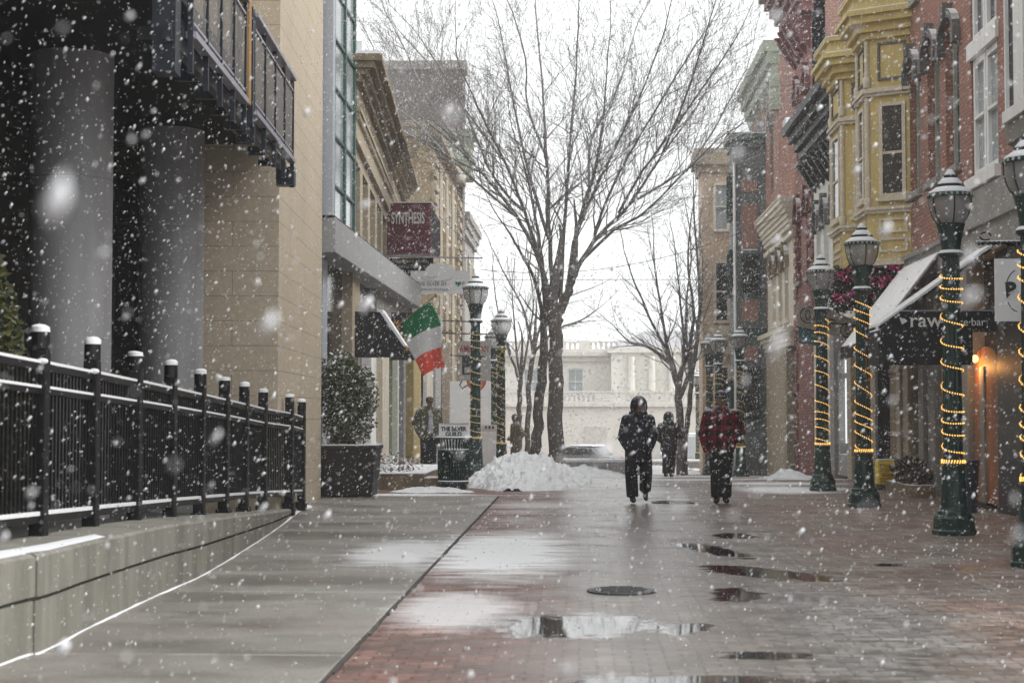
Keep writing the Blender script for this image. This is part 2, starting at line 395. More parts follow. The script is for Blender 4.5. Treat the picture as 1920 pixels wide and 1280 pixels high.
def concrete_walk():
    g = G('damp_concrete_walk'); p = g.pos(); s = g.sep(p)
    f = g.noise(p, 1.2, 7, .65); sp = g.noise(p, 62, 3, .7)
    c = g.mix(g.ramp(f, .3, .7), (.175, .165, .148), (.255, .24, .215))
    c = g.mix(g.ramp(sp, .45, .72), c, (.36, .345, .32))
    c = g.mix(g.math('MULTIPLY', g.ramp(g.noise(p, .35, 3), .5, .62), .35), c, (.17, .125, .105))
    w = g.ramp(g.noise(g.vscale(p, (.5, 1.2, 1)), .8, 6, .6), .42, .62)
    c = g.mix(w, c, g.mix(1., c, (.62, .61, .6), 'MULTIPLY'))
    ym = g.math('FLOORED_MODULO', g.math('SUBTRACT', s[1], 9.75), 3.42)
    j = g.math('LESS_THAN', ym, .03)
    c = g.mix(g.math('MULTIPLY', j, g.ramp(g.noise(p, 2.5, 3), .3, .55)), c, (.42, .41, .40))
    stain = g.ramp(g.noise(g.vscale(p, (.9, .5, 1)), 1.1, 8, .72), .52, .62)
    c = g.mix(g.math('MULTIPLY', stain, .4), c, g.mix(1., c, (.62, .56, .52), 'MULTIPLY'))
    sm = snowmask(g, p); c = g.mix(sm, c, (.80, .81, .82))
    g.set(Base_Color=c, Roughness=g.mix(sm, g.math('ADD', .55, g.math('MULTIPLY', w, -.25)), (.7, .7, .7)))
    g.bump(g.math('ADD', g.math('MULTIPLY', sp, .6), f), .4, .012)
    return g.m

mb = MB(); ys = [-6, 8, 20, 36, 50, 65, 80, 95, 140, 220, 400]
for a, b_ in zip(ys, ys[1:]):
    for x0, x1 in ((-120, -10), (-10, 0), (0, 10), (10, 120)):
        mb.quad((x0, a, ground(a)), (x1, a, ground(a)), (x1, b_, ground(b_)), (x0, b_, ground(b_)))
struct('street', mb, paving())
mb = MB(); mb.box(-9, -5, -.1, -1.43, 28.2, .022)
struct('sidewalk', mb, concrete_walk(), bevel=.008)
# a seam of mortar along the sidewalk edge
mb = MB()
for i in range(62):
    y = -4.6+i*.53; w = .018+random.random()*.014
    mb.box(-1.43, y, -.02, -1.43+w, y+.53, .012+random.random()*.006)
struct('sidewalk_edge', mb, mat('dark_seam', (.05, .045, .04), .8))

def manhole(x, y, r, label):
    t = thing('manhole_cover', label, 'manhole cover', (x, y, 0), 'manhole covers in the paving')
    m1 = MB(); m1.lathe([(r, .0), (r, .012), (r-.03, .014)], x, y, 28); obj('rim', m1, M['iron'], t)
    m2 = MB(); m2.lathe([(r-.035, .004), (r-.035, .017)], x, y, 28)
    for i in range(-3, 4):
        w = math.sqrt(max(.01, (r-.07)**2-(i*r/4.4)**2)); m2.box(x-w, y+i*r/4.4-.012, .016, x+w, y+i*r/4.4+.012, .023)
    obj('lid', m2, M['iron'], t)
p = pt(1165, 1108, Z=0); manhole(p.x, p.y, .29, 'dark round manhole cover in the middle of the wet bricks')
p = pt(1262, 942, Z=0); manhole(p.x, p.y, .36, 'iron manhole cover between the two walkers in front')

# ------------------------------------------------------------------ retaining wall, fence
wp = [(0, 1255), (78, 1230), (156, 1189), (225, 1155), (312, 1114), (375, 1086), (437, 1049), (500, 1008), (537, 980), (562, 953)]
wt = [(0, 1049), (78, 1035), (156, 1017), (225, 1002), (312, 984), (375, 975), (437, 967), (500, 960), (537, 955), (562, 953)]
path = []
for (x, y), (x2, y2) in zip(wp, wt):
    q = pt(x, y, Z=0); path.append((q.x, q.y, pt(x2, y2, Y=q.y).z))
path = [(path[0][0]-.06, .5, .75), (path[0][0]-.06, 5.5, .70)] + path
path[-1] = (path[-1][0], path[-1][1], .03)
def smooth_path(pth, n=6):
    out = []
    for i in range(len(pth)-1):
        p0, p1, p2, p3 = [Vector(pth[max(0, min(len(pth)-1, i+d))]) for d in (-1, 0, 1, 2)]
        for k in range(n):
            t = k/n
            out.append(.5*((2*p1)+(p2-p0)*t+(2*p0-5*p1+4*p2-p3)*t*t+(3*p1-p0-3*p2+p3)*t**3))
    return out+[Vector(pth[-1])]
sp_ = smooth_path(path)
conc = (lambda g: (g.set(Base_Color=g.mix(g.ramp(g.noise(g.vscale(g.pos(), (1, 1, .2)), 3.5, 6, .65), .35, .72), (.14, .135, .112), (.27, .26, .225)), Roughness=.8), g.bump(g.noise(g.pos(), 30, 5), .25, .01), g.m)[-1])(G('stained_concrete_wall'))
mb = MB(); sec = []
for q in sp_:
    zt = q.z; zg = zt*.60-.02
    sec.append([(q.x, q.y, -.1), (q.x, q.y, zg-.012), (q.x-.05, q.y, zg-.012), (q.x-.05, q.y, zg+.014), (q.x+.012, q.y, zg+.014), (q.x+.012, q.y, zt-.02), (q.x-.02, q.y, zt), (q.x-.75, q.y, zt+.003)])
k = len(sec[0])
for i, s_ in enumerate(sec): mb.v += s_
for i in range(len(sec)-1):
    for j in range(k-1):
        mb.f.append((i*k+j, (i+1)*k+j, (i+1)*k+j+1, i*k+j+1)); mb.mi.append(0)
w = obj('retaining_wall', mb, conc); tag(w, 'low curving stained concrete wall under the black metal fence', 'retaining wall')
mb = MB()
for a, b_ in zip(sp_, sp_[1:]):
    h1, h2 = [.004+.007*noise.noise(Vector((0, q.y*3, 0))) for q in (a, b_)]
    w1, w2 = [max(.002, .006+.02*noise.noise(Vector((3, q.y*1.7, 0)))+.012*noise.noise(Vector((3, q.y*6, 0))))+max(0, q.y-21)*.02 for q in (a, b_)]
    A = [(a.x+.0, a.y, .02), (a.x+w1, a.y, .023), (a.x, a.y, .03+h1)]; B = [(b_.x, b_.y, .02), (b_.x+w2, b_.y, .023), (b_.x, b_.y, .03+h2)]
    mb.add(A+B, [(1, 4, 5, 2), (0, 2, 5, 3)])
mb.ell((-4.22, 24.6, .02), (.10, .4, .05), 14, 8)
tag(obj('snow_drift', mb, M['snow'], smooth=True), kind='stuff')
mb = MB()                                                           # the ramp behind the wall
for a, b_ in zip(sp_, sp_[1:]): mb.quad((a.x-.7, a.y, a.z-.03), (-9, a.y, a.z-.03), (-9, b_.y, b_.z-.03), (b_.x-.7, b_.y, b_.z-.03))
struct('ramp', mb, M['wet_dark'])
mb = MB()                                                           # snow lying on the near ledge of the wall
for i in range(12):
    y0, y1 = 7.2+i*.35, 7.55+i*.35
    f = lambda y: min((q for q in sp_), key=lambda q: abs(q.y-y))
    a, b_ = f(y0), f(y1)
    wa, wb = [.01+.24*max(0, 1-(y-7)/4.2)+.03*noise.noise(Vector((y*5, 0, 0))) for y in (y0, y1)]
    mb.add([(a.x-.03, y0, a.z+.002), (a.x-.1-wa, y0, a.z+.02), (a.x-.12-wa*1.5, y0, a.z+.004), (b_.x-.03, y1, b_.z+.002), (b_.x-.1-wb, y1, b_.z+.02), (b_.x-.12-wb*1.5, y1, b_.z+.004)], [(0, 3, 4, 1), (1, 4, 5, 2)])
tag(obj('ledge_snow', mb, M['snow'], smooth=True), kind='stuff')

fx = [77, 170, 250, 315, 371, 420, 457, 493, 522, 550]; ft = [612, 636, 659, 678, 693, 707, 718, 731, 741, 750]; fb = [1020, 1003, 990, 980, 970, 964, 959, 955, 950, 946]
posts = []
for x, t_, b_ in zip(fx, ft, fb):
    Y = 1.57*3000/(b_-t_)
    a = pt(x, b_, Y=Y); posts.append((a.x, Y, a.z, pt(x, t_, Y=Y).z))
n_ = len(posts)                                                      # even the spacing out: fit smooth lines through the posts
Yf = np.polyfit(range(n_), [q[1] for q in posts], 1); Xf = np.polyfit([q[1] for q in posts], [q[0] for q in posts], 2)
zb = np.polyfit([q[1] for q in posts], [q[2] for q in posts], 2)
FP = []
for i in range(-5, n_):
    if i >= 0:
        Y = np.polyval(Yf, i); Y = .5*Y+.5*posts[i][1]
    else: Y = posts[0][1]+i*1.38
    FP.append((max(float(np.polyval(Xf, Y)), -4.16-.054*(Y-22)+.10 if Y > 21.5 else -9), float(Y), float(np.polyval(zb, max(Y, 8.8))), float(np.polyval(zb, max(Y, 8.8)))+1.57))
fence = thing('metal_fence', 'black metal picket fence with snow capped posts on the concrete wall', 'fence', (FP[5][0], FP[5][1], FP[5][2]))
for i, (x, y, z0, z1) in enumerate(FP):
    m1 = MB(); h = .057
    m1.box(x-h, y-h, z0-.12, x+h, y+h, z1-.16); m1.box(x-h-.022, y-h-.022, z0-.12, x+h+.022, y+h+.022, z0+.06)
    m1.lathe([(.052, z1-.16), (.066, z1-.155), (.066, z1-.03), (.055, z1-.01), (.02, z1)], x, y, 16)
    po = obj('post', m1, M['black_metal'], fence, bevel=.006)
    m2 = MB(); sh_ = .010+.022*random.random(); ox_, oy_ = random.uniform(-.012, .012), random.uniform(-.012, .012); m2.rings([(x, y, z1-.012-.02*random.random(), .0675, .0675), (x+ox_*.4, y+oy_*.4, z1+sh_*.3, .067, .064), (x+ox_, y+oy_, z1+sh_, .042, .040), (x+ox_, y+oy_, z1+sh_*1.25, .012, .012)], 14)
    if i in (5, 6): m2.ell((x+.03, y-.05, z1-.245), (.045, .03, .025), 10, 6)
    obj('snow_cap', m2, M['snow'], po, smooth=True)
    if i+1 < len(FP):
        X, Y, Z0, Z1 = FP[i+1]; d = Vector((X-x, Y-y, 0)).normalized(); s = Vector((d.y, -d.x, 0))
        def bar(mb, za, zb_, Za, Zb, w, inset=.057):
            a = Vector((x, y, 0))+d*inset; c = Vector((X, Y, 0))-d*inset
            pts_ = []
            for base, lo, hi in ((a, za, zb_), (c, Za, Zb)):
                pts_.append((base+s*w, lo, hi)); pts_.append((base-s*w, lo, hi))
            (p0, l0, h0), (p1, _, _), (p2, l2, h2), (p3, _, _) = pts_
            mb.hexa([(p0.x, p0.y, l0), (p2.x, p2.y, l2), (p3.x, p3.y, l2), (p1.x, p1.y, l0), (p0.x, p0.y, h0), (p2.x, p2.y, h2), (p3.x, p3.y, h2), (p1.x, p1.y, h0)])
        for nm, o_, th, sn in (('top_rail', -.26, .05, .022), ('middle_rail', -.44, .04, .02), ('bottom_rail', -1.36, .055, .03)):
            m3 = MB(); bar(m3, z1+o_-th, z1+o_, Z1+o_-th, Z1+o_, .028); ra = obj(nm, m3, M['black_metal'], fence)
            m4 = MB(); bar(m4, z1+o_+.001, z1+o_+sn, Z1+o_+.001, Z1+o_+sn, .030); obj('rail_snow', m4, M['snow'], ra)
        m5 = MB(); L = math.hypot(X-x, Y-y)-.114; npk = 14
        for k in range(npk):
            f = (k+.5)/npk; q = Vector((x, y, 0))+d*(.057+L*f); zz = z1+(Z1-z1)*f
            m5.box(q.x-.009, q.y-.009, zz-1.37, q.x+.009, q.y+.009, zz-.30)
        obj('picket_panel', m5, M['black_metal'], fence)
# ------------------------------------------------------------------ wall and window helpers
def wallf(mb, F, a0, a1, b0, b1, ops, depth=.2, back=.35):
    ops = [o for o in ops]
    A = sorted({a0, a1, *[v for o in ops for v in o[:2]]}); B = sorted({b0, b1, *[v for o in ops for v in o[2:4]]})
    for i in range(len(A)-1):
        for j in range(len(B)-1):
            ca, cb = (A[i]+A[i+1])/2, (B[j]+B[j+1])/2
            if any(o[0] < ca < o[1] and o[2] < cb < o[3] for o in ops): continue
            mb.quad(F.p(A[i], B[j]), F.p(A[i+1], B[j]), F.p(A[i+1], B[j+1]), F.p(A[i], B[j+1]))
    for o in ops:
        l, r, lo, hi = o[:4]
        for (p, q) in (((l, lo), (r, lo)), ((r, lo), (r, hi)), ((r, hi), (l, hi)), ((l, hi), (l, lo))):
            mb.quad(F.p(*p), F.p(*q), F.p(*q, -depth), F.p(*p, -depth))
    for (p, q) in (((a0, b0), (a1, b0)), ((a1, b0), (a1, b1)), ((a1, b1), (a0, b1)), ((a0, b1), (a0, b0))):
        mb.quad(F.p(*p), F.p(*q), F.p(*q, -back), F.p(*p, -back))

def window(bld, F, a0, a1, b0, b1, depth=.15, fw=.055, fm='white_paint', pm='pane', mid=True, cols=1, sill=None, arch=False, name='window'):
    m1 = MB(); c0, c1 = -depth, -depth+.07
    m1.fbox(F, a0, a0+fw, b0, b1, c0, c1); m1.fbox(F, a1-fw, a1, b0, b1, c0, c1)
    m1.fbox(F, a0+fw, a1-fw, b0, b0+fw, c0, c1); m1.fbox(F, a0+fw, a1-fw, b1-fw, b1, c0, c1)
    if mid: bm_ = (b0+b1)/2; m1.fbox(F, a0+fw, a1-fw, bm_-.025, bm_+.025, c0, c1+.02)
    for k in range(1, cols):
        a = a0+(a1-a0)*k/cols; m1.fbox(F, a-.02, a+.02, b0+fw, b1-fw, c0+.003, c1-.003)
    w = obj(name, m1, M[fm], bld)
    m2 = MB(); m2.fbox(F, a0+.01, a1-.01, b0+.01, b1-.01, c0-.05, c0+.012); obj('pane', m2, M[pm], w)
    if sill:
        m3 = MB(); m3.fbox(F, a0-.08, a1+.08, b0-.12, b0-.002, -depth+.02, .09); s_ = obj('sill', m3, M[sill], w)
    if arch:
        m4 = MB(); n = 10; am = (a0+a1)/2; ra = (a1-a0)/2+.02; h = arch[0]
        inner = [(am-ra*math.cos(PI*k/n), b1-.05+h*math.sin(PI*k/n)) for k in range(n+1)]
        outer = [(am-(ra+.10)*math.cos(PI*k/n), b1-.05+(h+.15)*math.sin(PI*k/n)) for k in range(n+1)]
        for k in range(n):
            q = [inner[k], inner[k+1], outer[k+1], outer[k]]
            m4.prism([F.p(*v, .002) for v in q], F.n*.13)
        m4.fbox(F, am-.09, am+.09, b1+h-.02, b1+h+.2, .003, .17)
        m4.fbox(F, a0-.16, a0+.02, b1-.30, b1-.06, .003, .14); m4.fbox(F, a1-.02, a1+.16, b1-.30, b1-.06, .003, .14)
        obj('window_hood', m4, M[arch[1]], w, smooth=False)
    return w

def cornice(bld, F, a0, a1, b0, b1, out, m, steps=4, brackets=0, name='cornice', ret=True):
    m1 = MB()
    for k in range(steps):
        z0 = b0+(b1-b0)*k/steps; z1 = b0+(b1-b0)*(k+1)/steps
        c = out*(.25+.75*((k+1)/steps)**1.3); e = .004*k
        m1.fbox(F, a0-e-(c*.25 if ret else 0), a1+e+(c*.25 if ret else 0), z0, z1, -.05, c)
    if brackets:
        for k in range(brackets):
            a = a0+(a1-a0)*(k+.5)/brackets; h = (b1-b0)*.75
            q = [(0.003, b0-h*.9), (out*.22, b0-h*.7), (out*.62, b0+.0), (0.003, b0+.0)]
            m1.prism([F.p(a-.08, z, c) for c, z in q], F.u*.16)
    return obj(name, m1, M[m] if isinstance(m, str) else m, bld)

# ------------------------------------------------------------------ the modern building: overhang, columns, balcony
AX, AY, AR = -4.16, 22.0, math.atan(.054)
ua, va = Vector((math.cos(AR), math.sin(AR), 0)), Vector((-math.sin(AR), math.cos(AR), 0))
class LF(Frame):
    def __init__(s): s.o = Vector((AX, AY, 0)); s.u = ua; s.n = va; s.v = Vector((0, 0, 1))   # a across, b up, c along the street
L_ = LF()
def lbox(mb, u0, v0, z0, u1, v1, z1):
    g = L_.p; return mb.hexa([g(u0, z0, v0), g(u1, z0, v0), g(u1, z0, v1), g(u0, z0, v1), g(u0, z1, v0), g(u1, z1, v0), g(u1, z1, v1), g(u0, z1, v1)])
bl = thing('modern_building', 'tan stone building with dark overhang, round grey columns and steel balcony', 'building', (AX, AY, 0))
m1 = MB(); lbox(m1, -1.35, 0, -.1, 0, 5.62, 14); obj('stone_wall', m1, M['tan'], bl)
m1 = MB(); lbox(m1, -7, -40, 5.22, -.06, -.01, 5.6); lbox(m1, -7, .0, 5.2, -1.37, 6, 5.62); lbox(m1, -7, -17, 5.6, -1.43, -.02, 5.66); obj('soffit', m1, M['dark'], bl)  # carried on unseen behind the camera to keep sky light out
m1 = MB(); lbox(m1, -5, -40, 0, -2.25, -.05, 5.21); lbox(m1, -4.8, 2.5, -.1, -1.36, 2.7, 5.19); lbox(m1, -7, -40, 0, -.95, -9.6, 5.2)  # recess wall set close; last box an unseen mass added to shade the columns
obj('recess_wall_and_light_block', m1, M['dark'], bl)
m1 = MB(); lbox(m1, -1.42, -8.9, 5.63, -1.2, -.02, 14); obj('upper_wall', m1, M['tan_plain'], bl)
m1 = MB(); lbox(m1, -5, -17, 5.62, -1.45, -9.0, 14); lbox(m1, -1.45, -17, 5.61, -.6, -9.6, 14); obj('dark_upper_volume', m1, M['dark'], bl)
for v, u in ((-5.5, -1.43), (-1.02, -1.28)):
    c = L_.p(u, 0, v); m1 = MB(); m1.lathe([(.42, 0), (.42, 3.9), (.414, 3.905), (.414, 3.915), (.42, 3.92), (.42, 5.25)], c.x, c.y, 48)
    obj('column', m1, M['concrete_col'], bl, smooth=True)
# balcony: channel beam, railings of four bays each, hangers
m1 = MB(); lbox(m1, .16, -8.7, 4.66, .24, -1.1, 4.80); lbox(m1, .10, -1.10, 4.50, .34, -.88, 4.74); lbox(m1, -.06, -8.7, 5.16, .2, -1.1, 5.21)
for k in range(9): v = -8.4+k*.9; lbox(m1, -.12, v, 4.74, .17, v+.07, 4.84); lbox(m1, .02, v, 4.86, .10, v+.09, 5.16)
lbox(m1, .06, -8.62, 4.4, .26, -8.38, 6.6); lbox(m1, .14, -4.62, 4.66, .32, -4.48, 5.98)
obj('balcony_frame', m1, M['navy'], bl)
m1 = MB(); lbox(m1, .23, -4.97, 4.84, .33, -4.80, 7.4); obj('timber_post', m1, M['wood'], bl)
for v0, v1, n in ((-8.15, -5.1, 4), (-4.48, -1.0, 4)):
    m1 = MB(); lbox(m1, .25, v0, 5.90, .36, v1, 5.945); lbox(m1, .255, v0, 4.80, .35, v1, 4.86); lbox(m1, .28, v0, 5.76, .32, v1, 5.785); lbox(m1, .28, v0, 4.93, .32, v1, 4.955)
    rl = obj('railing', m1, M['rail_steel'], bl)
    for k in range(n+1):
        m2 = MB(); v = v0+(v1-v0)*k/n; lbox(m2, .275, v-.022, 4.48, .325, v+.022, 5.905); obj('railing_post', m2, M['navy'], rl)
    m3 = MB(); nd = int((v1-v0)/.06)
    for k in range(nd):                                              # diagonal infill bars
        v = v0+(v1-v0)*k/nd; a, b_ = L_.p(.30, 4.95, v), L_.p(.30, 5.77, min(v1, v+.30)); m3.tube([a, b_], .0045, 4, False)
    obj('railing_mesh', m3, M['mesh_steel'], rl)
m1 = MB()
for u in (-.75, -.42, -.1): lbox(m1, u, -8.75, 5.0, u+.03, -8.72, 6.4)
for z in (5.02, 5.2, 5.9, 6.1): lbox(m1, -.8, -8.78, z, .06, -8.70, z+.05)
obj('end_railing', m1, M['rail_steel'], bl)

# arborvitae behind the fence
def leaf_cloud(mb, c, r, n, size, taper=0., inner=.35, seed=0, mats=2):
    rr = random.Random(seed)
    for _ in range(n):
        while True:
            q = Vector((rr.uniform(-1, 1), rr.uniform(-1, 1), rr.uniform(-1, 1)))
            if inner < q.length < 1: break
        k = 1-taper*max(0, (q.z+1)/2)
        w = noise.noise(Vector((q.x*2.2, q.y*2.2, q.z*2.5+seed)))*.28+1
        p_ = Vector(c)+Vector((q.x*r[0]*k*w, q.y*r[1]*k*w, q.z*r[2]*(.95+.05*w)))
        d = Vector((rr.uniform(-1, 1), rr.uniform(-1, 1), rr.uniform(-.3, 1))).normalized(); e = d.orthogonal().normalized(); e.rotate(Matrix.Rotation(rr.uniform(0, 6.28), 3, d))
        s = size*rr.uniform(.6, 1.4); mb.m = rr.randrange(mats)
        mb.add([p_-e*s*.25, p_+d*s*.45, p_+e*s*.25, p_-d*s*.45], [(0, 1, 2, 3)])
    mb.m = 0
sh = thing('arborvitae', 'olive green arborvitae shrub behind the black fence', 'shrub', tuple(pt(0, 700, Y=13.2)))
c = pt(-14, 560, Y=13.2)
m1 = MB(); leaf_cloud(m1, (c.x, c.y, 1.62), (.42, .42, 1.25), 5200, .10, .5, .3, 3); obj('foliage', m1, [M['leaf_yel'], M['leaf']], sh)
m1 = MB(); m1.tube([(c.x, c.y, .4), (c.x, c.y, 2.6)], [.05, .02], 8); obj('stem', m1, M['bark'], sh)

# ------------------------------------------------------------------ shop with glass bay and grey canopy
XL = -4.6
def pyl(x, X=XL): return pt(x, 772, X=X).y
bl = thing('glass_bay_shop', 'shop with green framed glass bay above a grey panelled canopy', 'shop building', (XL, 30, 0))
FL = face_left(XL)
m1 = MB(); cx0, cx1 = -5.2, -4.25
m1.box(cx0, 27.75, 4.29, cx1, 43, 4.90); obj('canopy', m1, M['grey_panel'], bl, bevel=.01)
m1 = MB(); m1.box(cx0+.02, 27.78, 4.905, cx1-.02, 42.9, 4.94); obj('canopy_coping', m1, M['charcoal'], bl)
m1 = MB()
for y in (30.9, 34.1, 37.3, 40.4): m1.box(cx1-.001, y, 4.295, cx1+.0035, y+.02, 4.895)
obj('canopy_seams', m1, M['grey_clad'], bl)
m1 = MB(); m1.box(-5.4, 27.72, 4.94, -4.30, 27.95, 14); obj('corner_cladding', m1, M['grey_clad'], bl)
m1 = MB(); m1.box(-5.4, 27.96, 4.93, -4.46, 31.4, 14); obj('glass_box', m1, M['pane_sky'], bl)
m1 = MB(); Fb = face_left(-4.46)
for y in (27.97, 28.6, 30.0, 31.3): m1.fbox(Fb, y, y+.13, 4.93, 14, .001, .05)
for z in np.arange(5.6, 14, .9): m1.fbox(Fb, 28.07, 31.3, z, z+.045, .002, .04)
obj('mullions', m1, M['green_frame'], bl)
# ground floor below the canopy: pilasters and dark glass, laid along the facade
m1 = MB(); m1.box(-8, 27.7, -.1, XL-.3, 52, 4.28); obj('wall', m1, M['charcoal'], bl)
gl = MB(); gl.fbox(FL, 27.9, 36, .3, 4.28, -.29, -.12); obj('shop_window', gl, M['pane_shop'], bl)
for x0, x1, m, z0, z1, dp in ((604, 613, 'grey_clad', .1, 4.28, .0), (651, 665, 'stone_tan', .1, 4.28, .1), (688, 697, 'white_paint', .1, 2.72, .1), (700, 714, 'stone_tan', .1, 3.4, .0), (716, 728, 'cream', .1, 3.4, .02),
                              (731, 741, 'green_trim', .1, 3.4, .06), (744, 748, 'white_paint', .1, 3.2, .0), (757, 761, 'grey_panel', .1, 3.2, .0), (770, 784, 'yellow', .1, 3.6, .08)):
    m1 = MB(); a, b_ = pyl(x0), pyl(x1); m1.fbox(FL, a, b_, z0, z1, -.2, dp); obj('pilaster', m1, M[m], bl, bevel=.01)
m1 = MB(); m1.fbox(FL, pyl(743), pyl(768), .1, 3.4, -.28, -.16); obj('door', m1, M['pane_shop'], bl)
m1 = MB(); m1.fbox(FL, 36, 43.2, 3.0, 4.28, -.25, .03); obj('fascia', m1, M['stone_grey'], bl)
# black awning over the shop front
aw = thing('black_awning', 'black canvas awning with a snowy edge beside the flag', 'awning', (XL, 35, 3))
p0, p1 = pt(712, 585, Y=32.0), pt(757, 650, Y=32.0)
ya, yb = 32.0, 32.5
m1 = MB(); a = Vector((XL+.01, ya, p0.z+.02)); o_ = Vector((p1.x, ya, p1.z)); dz = Vector((0, 0, -.22)); dy = Vector((0, yb-ya, 0))
k_p = pt(712, 585, Y=ya); m1.prism([Vector((XL+.01, ya, k_p.z+.02)), k_p, o_, o_+Vector((-.06, 0, -.2)), Vector((XL+.01, ya, p1.z-.2))], dy); obj('canvas', m1, M['canvas_black'], aw)
m1 = MB(); m1.prism([k_p+Vector((-.05, -.02, .004)), k_p+Vector((.0, -.02, .004)), o_+Vector((.0, -.02, .004)), o_+Vector((.04, -.02, .03)), k_p+Vector((.05, -.02, .05)), k_p+Vector((-.05, -.02, .05))], dy*.99); obj('awning_snow', m1, M['snow'], aw)

# dark signboard with gold figures behind the flag
sg = thing('gold_number_sign', 'black hanging sign with gold figures half hidden by the flag', 'sign', (-4, 38.5, 2.6))
p = pt(766, 622, Y=38.5); m1 = MB(); m1.box(p.x-.42, 38.48, 2.75, p.x+.36, 38.53, 3.9); obj('board', m1, M['canvas_black'], sg)
text('lettering', '9', (p.x-.05, 38.474, 3.12), .42, M['gold'], sg, bold=.01)
m1 = MB()
for z in (2.98, 3.34): m1.box(p.x-.38, 38.472, z, p.x+.32, 38.479, z+.02)
for k in range(9):
    a = k*.7; m1.tube([(p.x-.3+.05*math.cos(a), 38.475, 3.6+.05*math.sin(a)), (p.x-.3+.12*math.cos(a+.5), 38.475, 3.6+.12*math.sin(a+.5))], .012, 5)
obj('ornament', m1, M['gold'], sg)

# ------------------------------------------------------------------ old brown shop with dentil cornice, above the canopy
XT0, YT0 = -4.52, 31.5
k_ = -.06
class TF(Frame):
    def __init__(s): s.o = Vector((XT0-k_*0, 0, 0)); s.u = Vector((k_, 1, 0)); s.n = Vector((1, -k_, 0)).normalized(); s.v = Vector((0, 0, 1)); s.o = Vector((XT0-k_*YT0, 0, 0))
T_ = TF()
bl = thing('brownstone_shop', 'old brown stone shop with snowy dentil cornice behind the glass bay', 'building', (XT0, YT0, 0))
wins = [(32.3, 33.9), (34.6, 36.2), (36.9, 38.6), (39.4, 41.0), (41.7, 43.3), (44, 45.6)]
m1 = MB(); wallf(m1, T_, 31.45, 50, 4.9, 6.95, [(a, b_, 4.95, 6.7) for a, b_ in wins], .25); obj('wall', m1, M['stone_tan'], bl)
m1 = MB(); m1.hexa([T_.p(31.5, -.1, -4), T_.p(50, -.1, -4), T_.p(50, -.1, -.36), T_.p(31.5, -.1, -.36), T_.p(31.5, 8.5, -4), T_.p(50, 8.5, -4), T_.p(50, 8.5, -.36), T_.p(31.5, 8.5, -.36)]); obj('body', m1, M['stone_old'], bl)
for a, b_ in wins: window(bl, T_, a+.02, b_-.02, 4.95, 6.68, .22, .08, 'green_frame', 'pane', False)
m1 = MB(); m1.fbox(T_, 31.45, 50, 6.96, 7.34, -.3, .10)
for k in range(70): a = 31.5+k*.26; m1.fbox(T_, a, a+.14, 7.345, 7.47, -.02, .17)
m1.fbox(T_, 31.45, 50, 7.475, 7.56, -.3, .2); obj('dentil_band', m1, M['stone_tan'], bl)
m1 = MB(); m1.fbox(T_, 31.45, 50, 7.565, 8.05, -.3, .12); obj('frieze', m1, M['stone_old'], bl)
cornice(bl, T_, 31.45, 49.8, 8.055, 8.6, .62, M['stone_old'], 4)
m1 = MB(); m1.fbox(T_, 31.3, 49.9, 8.603, 8.66, -2, .6); m1.fbox(T_, 31.6, 33.2, 8.66, 8.92, -1.2, .2); obj('roof_snow', m1, M['snow'], bl)
m1 = MB(); m1.fbox(T_, 31.5, 33.5, 8.605, 9.1, -3, -.5); m1.fbox(T_, 31.5, 32.4, 9.1, 9.2, -3.05, -.45); obj('parapet_block', m1, M['stone_old'], bl)

# ------------------------------------------------------------------ tall grey brick building, quoined building, small beige one
bl = thing('tall_brick_building', 'tall blank grey brown brick building behind the bare tree', 'building', (-8, 65.3, -1))
m1 = MB(); m1.box(-18, 65.3, -2, -4.75, 66.6, 15.6); obj('wall', m1, M['brick_grey'], bl)
m1 = MB(); m1.box(-18.1, 65.15, 15.6, -4.6, 66.7, 15.95); obj('coping', m1, M['stone_grey'], bl)
m1 = MB(); m1.box(-5.6, 64.6, 11.0, -4.35, 66, 12.7); m1.box(-5.7, 64.5, 12.7, -4.2, 66.1, 13.0); obj('green_cornice', m1, M['green_trim'], bl)
bl = thing('quoined_building', 'tan brick building with pale quoins and tall pilasters', 'building', (-4.9, 53, -1))
Fq = face_left(-4.85)
m1 = MB(); m1.box(-9, 53, -1.5, -4.95, 65, 10.7); obj('wall', m1, brickmat('tan_brick', (.29, .215, .115), (.25, .18, .1), (.32, .27, .18)), bl)
for k, y in enumerate((53.1, 55.6, 58.2, 61, 64.0)):
    m1 = MB(); m1.fbox(Fq, y, y+1.0, -1.2, 10.2, -.12, .02)
    if k in (0, 4):
        for j in range(26): m1.fbox(Fq, y-.12+.15*(j % 2), y+.8+.3*(j % 2), -1.2+j*.44, -1.2+j*.44+.24, .021, .10)
    obj('pilaster', m1, M['stone_tan'], bl)
for y in (54.3, 56.9, 59.5, 62.3):
    for z in (2.4, 5.2, 8.0): window(bl, face_left(-4.9), y, y+1.0, z, z+1.8, .02, .08, 'cream', 'pane')
m1 = MB(); m1.box(-9.1, 52.9, 10.7, -4.6, 65.1, 11.0); m1.box(-9.1, 52.8, 11.0, -4.75, 52.98, 11.2); obj('cornice', m1, M['stone_tan'], bl)
m1 = MB(); m1.fbox(Fq, 53.2, 64.8, 1.2, 1.7, -.1, .25); obj('belt_course', m1, M['stone_tan'], bl)
bl = thing('beige_corner_building', 'small pale beige building beyond the quoined tan one', 'building', (-4.9, 66, -1.5))
m1 = MB(); m1.box(-9, 66.75, -2, -4.9, 75, 9.6); obj('wall', m1, M['stone_grey'], bl)
cornice(bl, face_left(-4.9), 66.8, 75, 9.0, 9.9, .35, 'stone_grey', 3)
for y in (67.2, 70.2, 73): window(bl, face_left(-4.9), y, y+1.3, 6.2, 8.2, .0, .1, 'cream', 'pane')
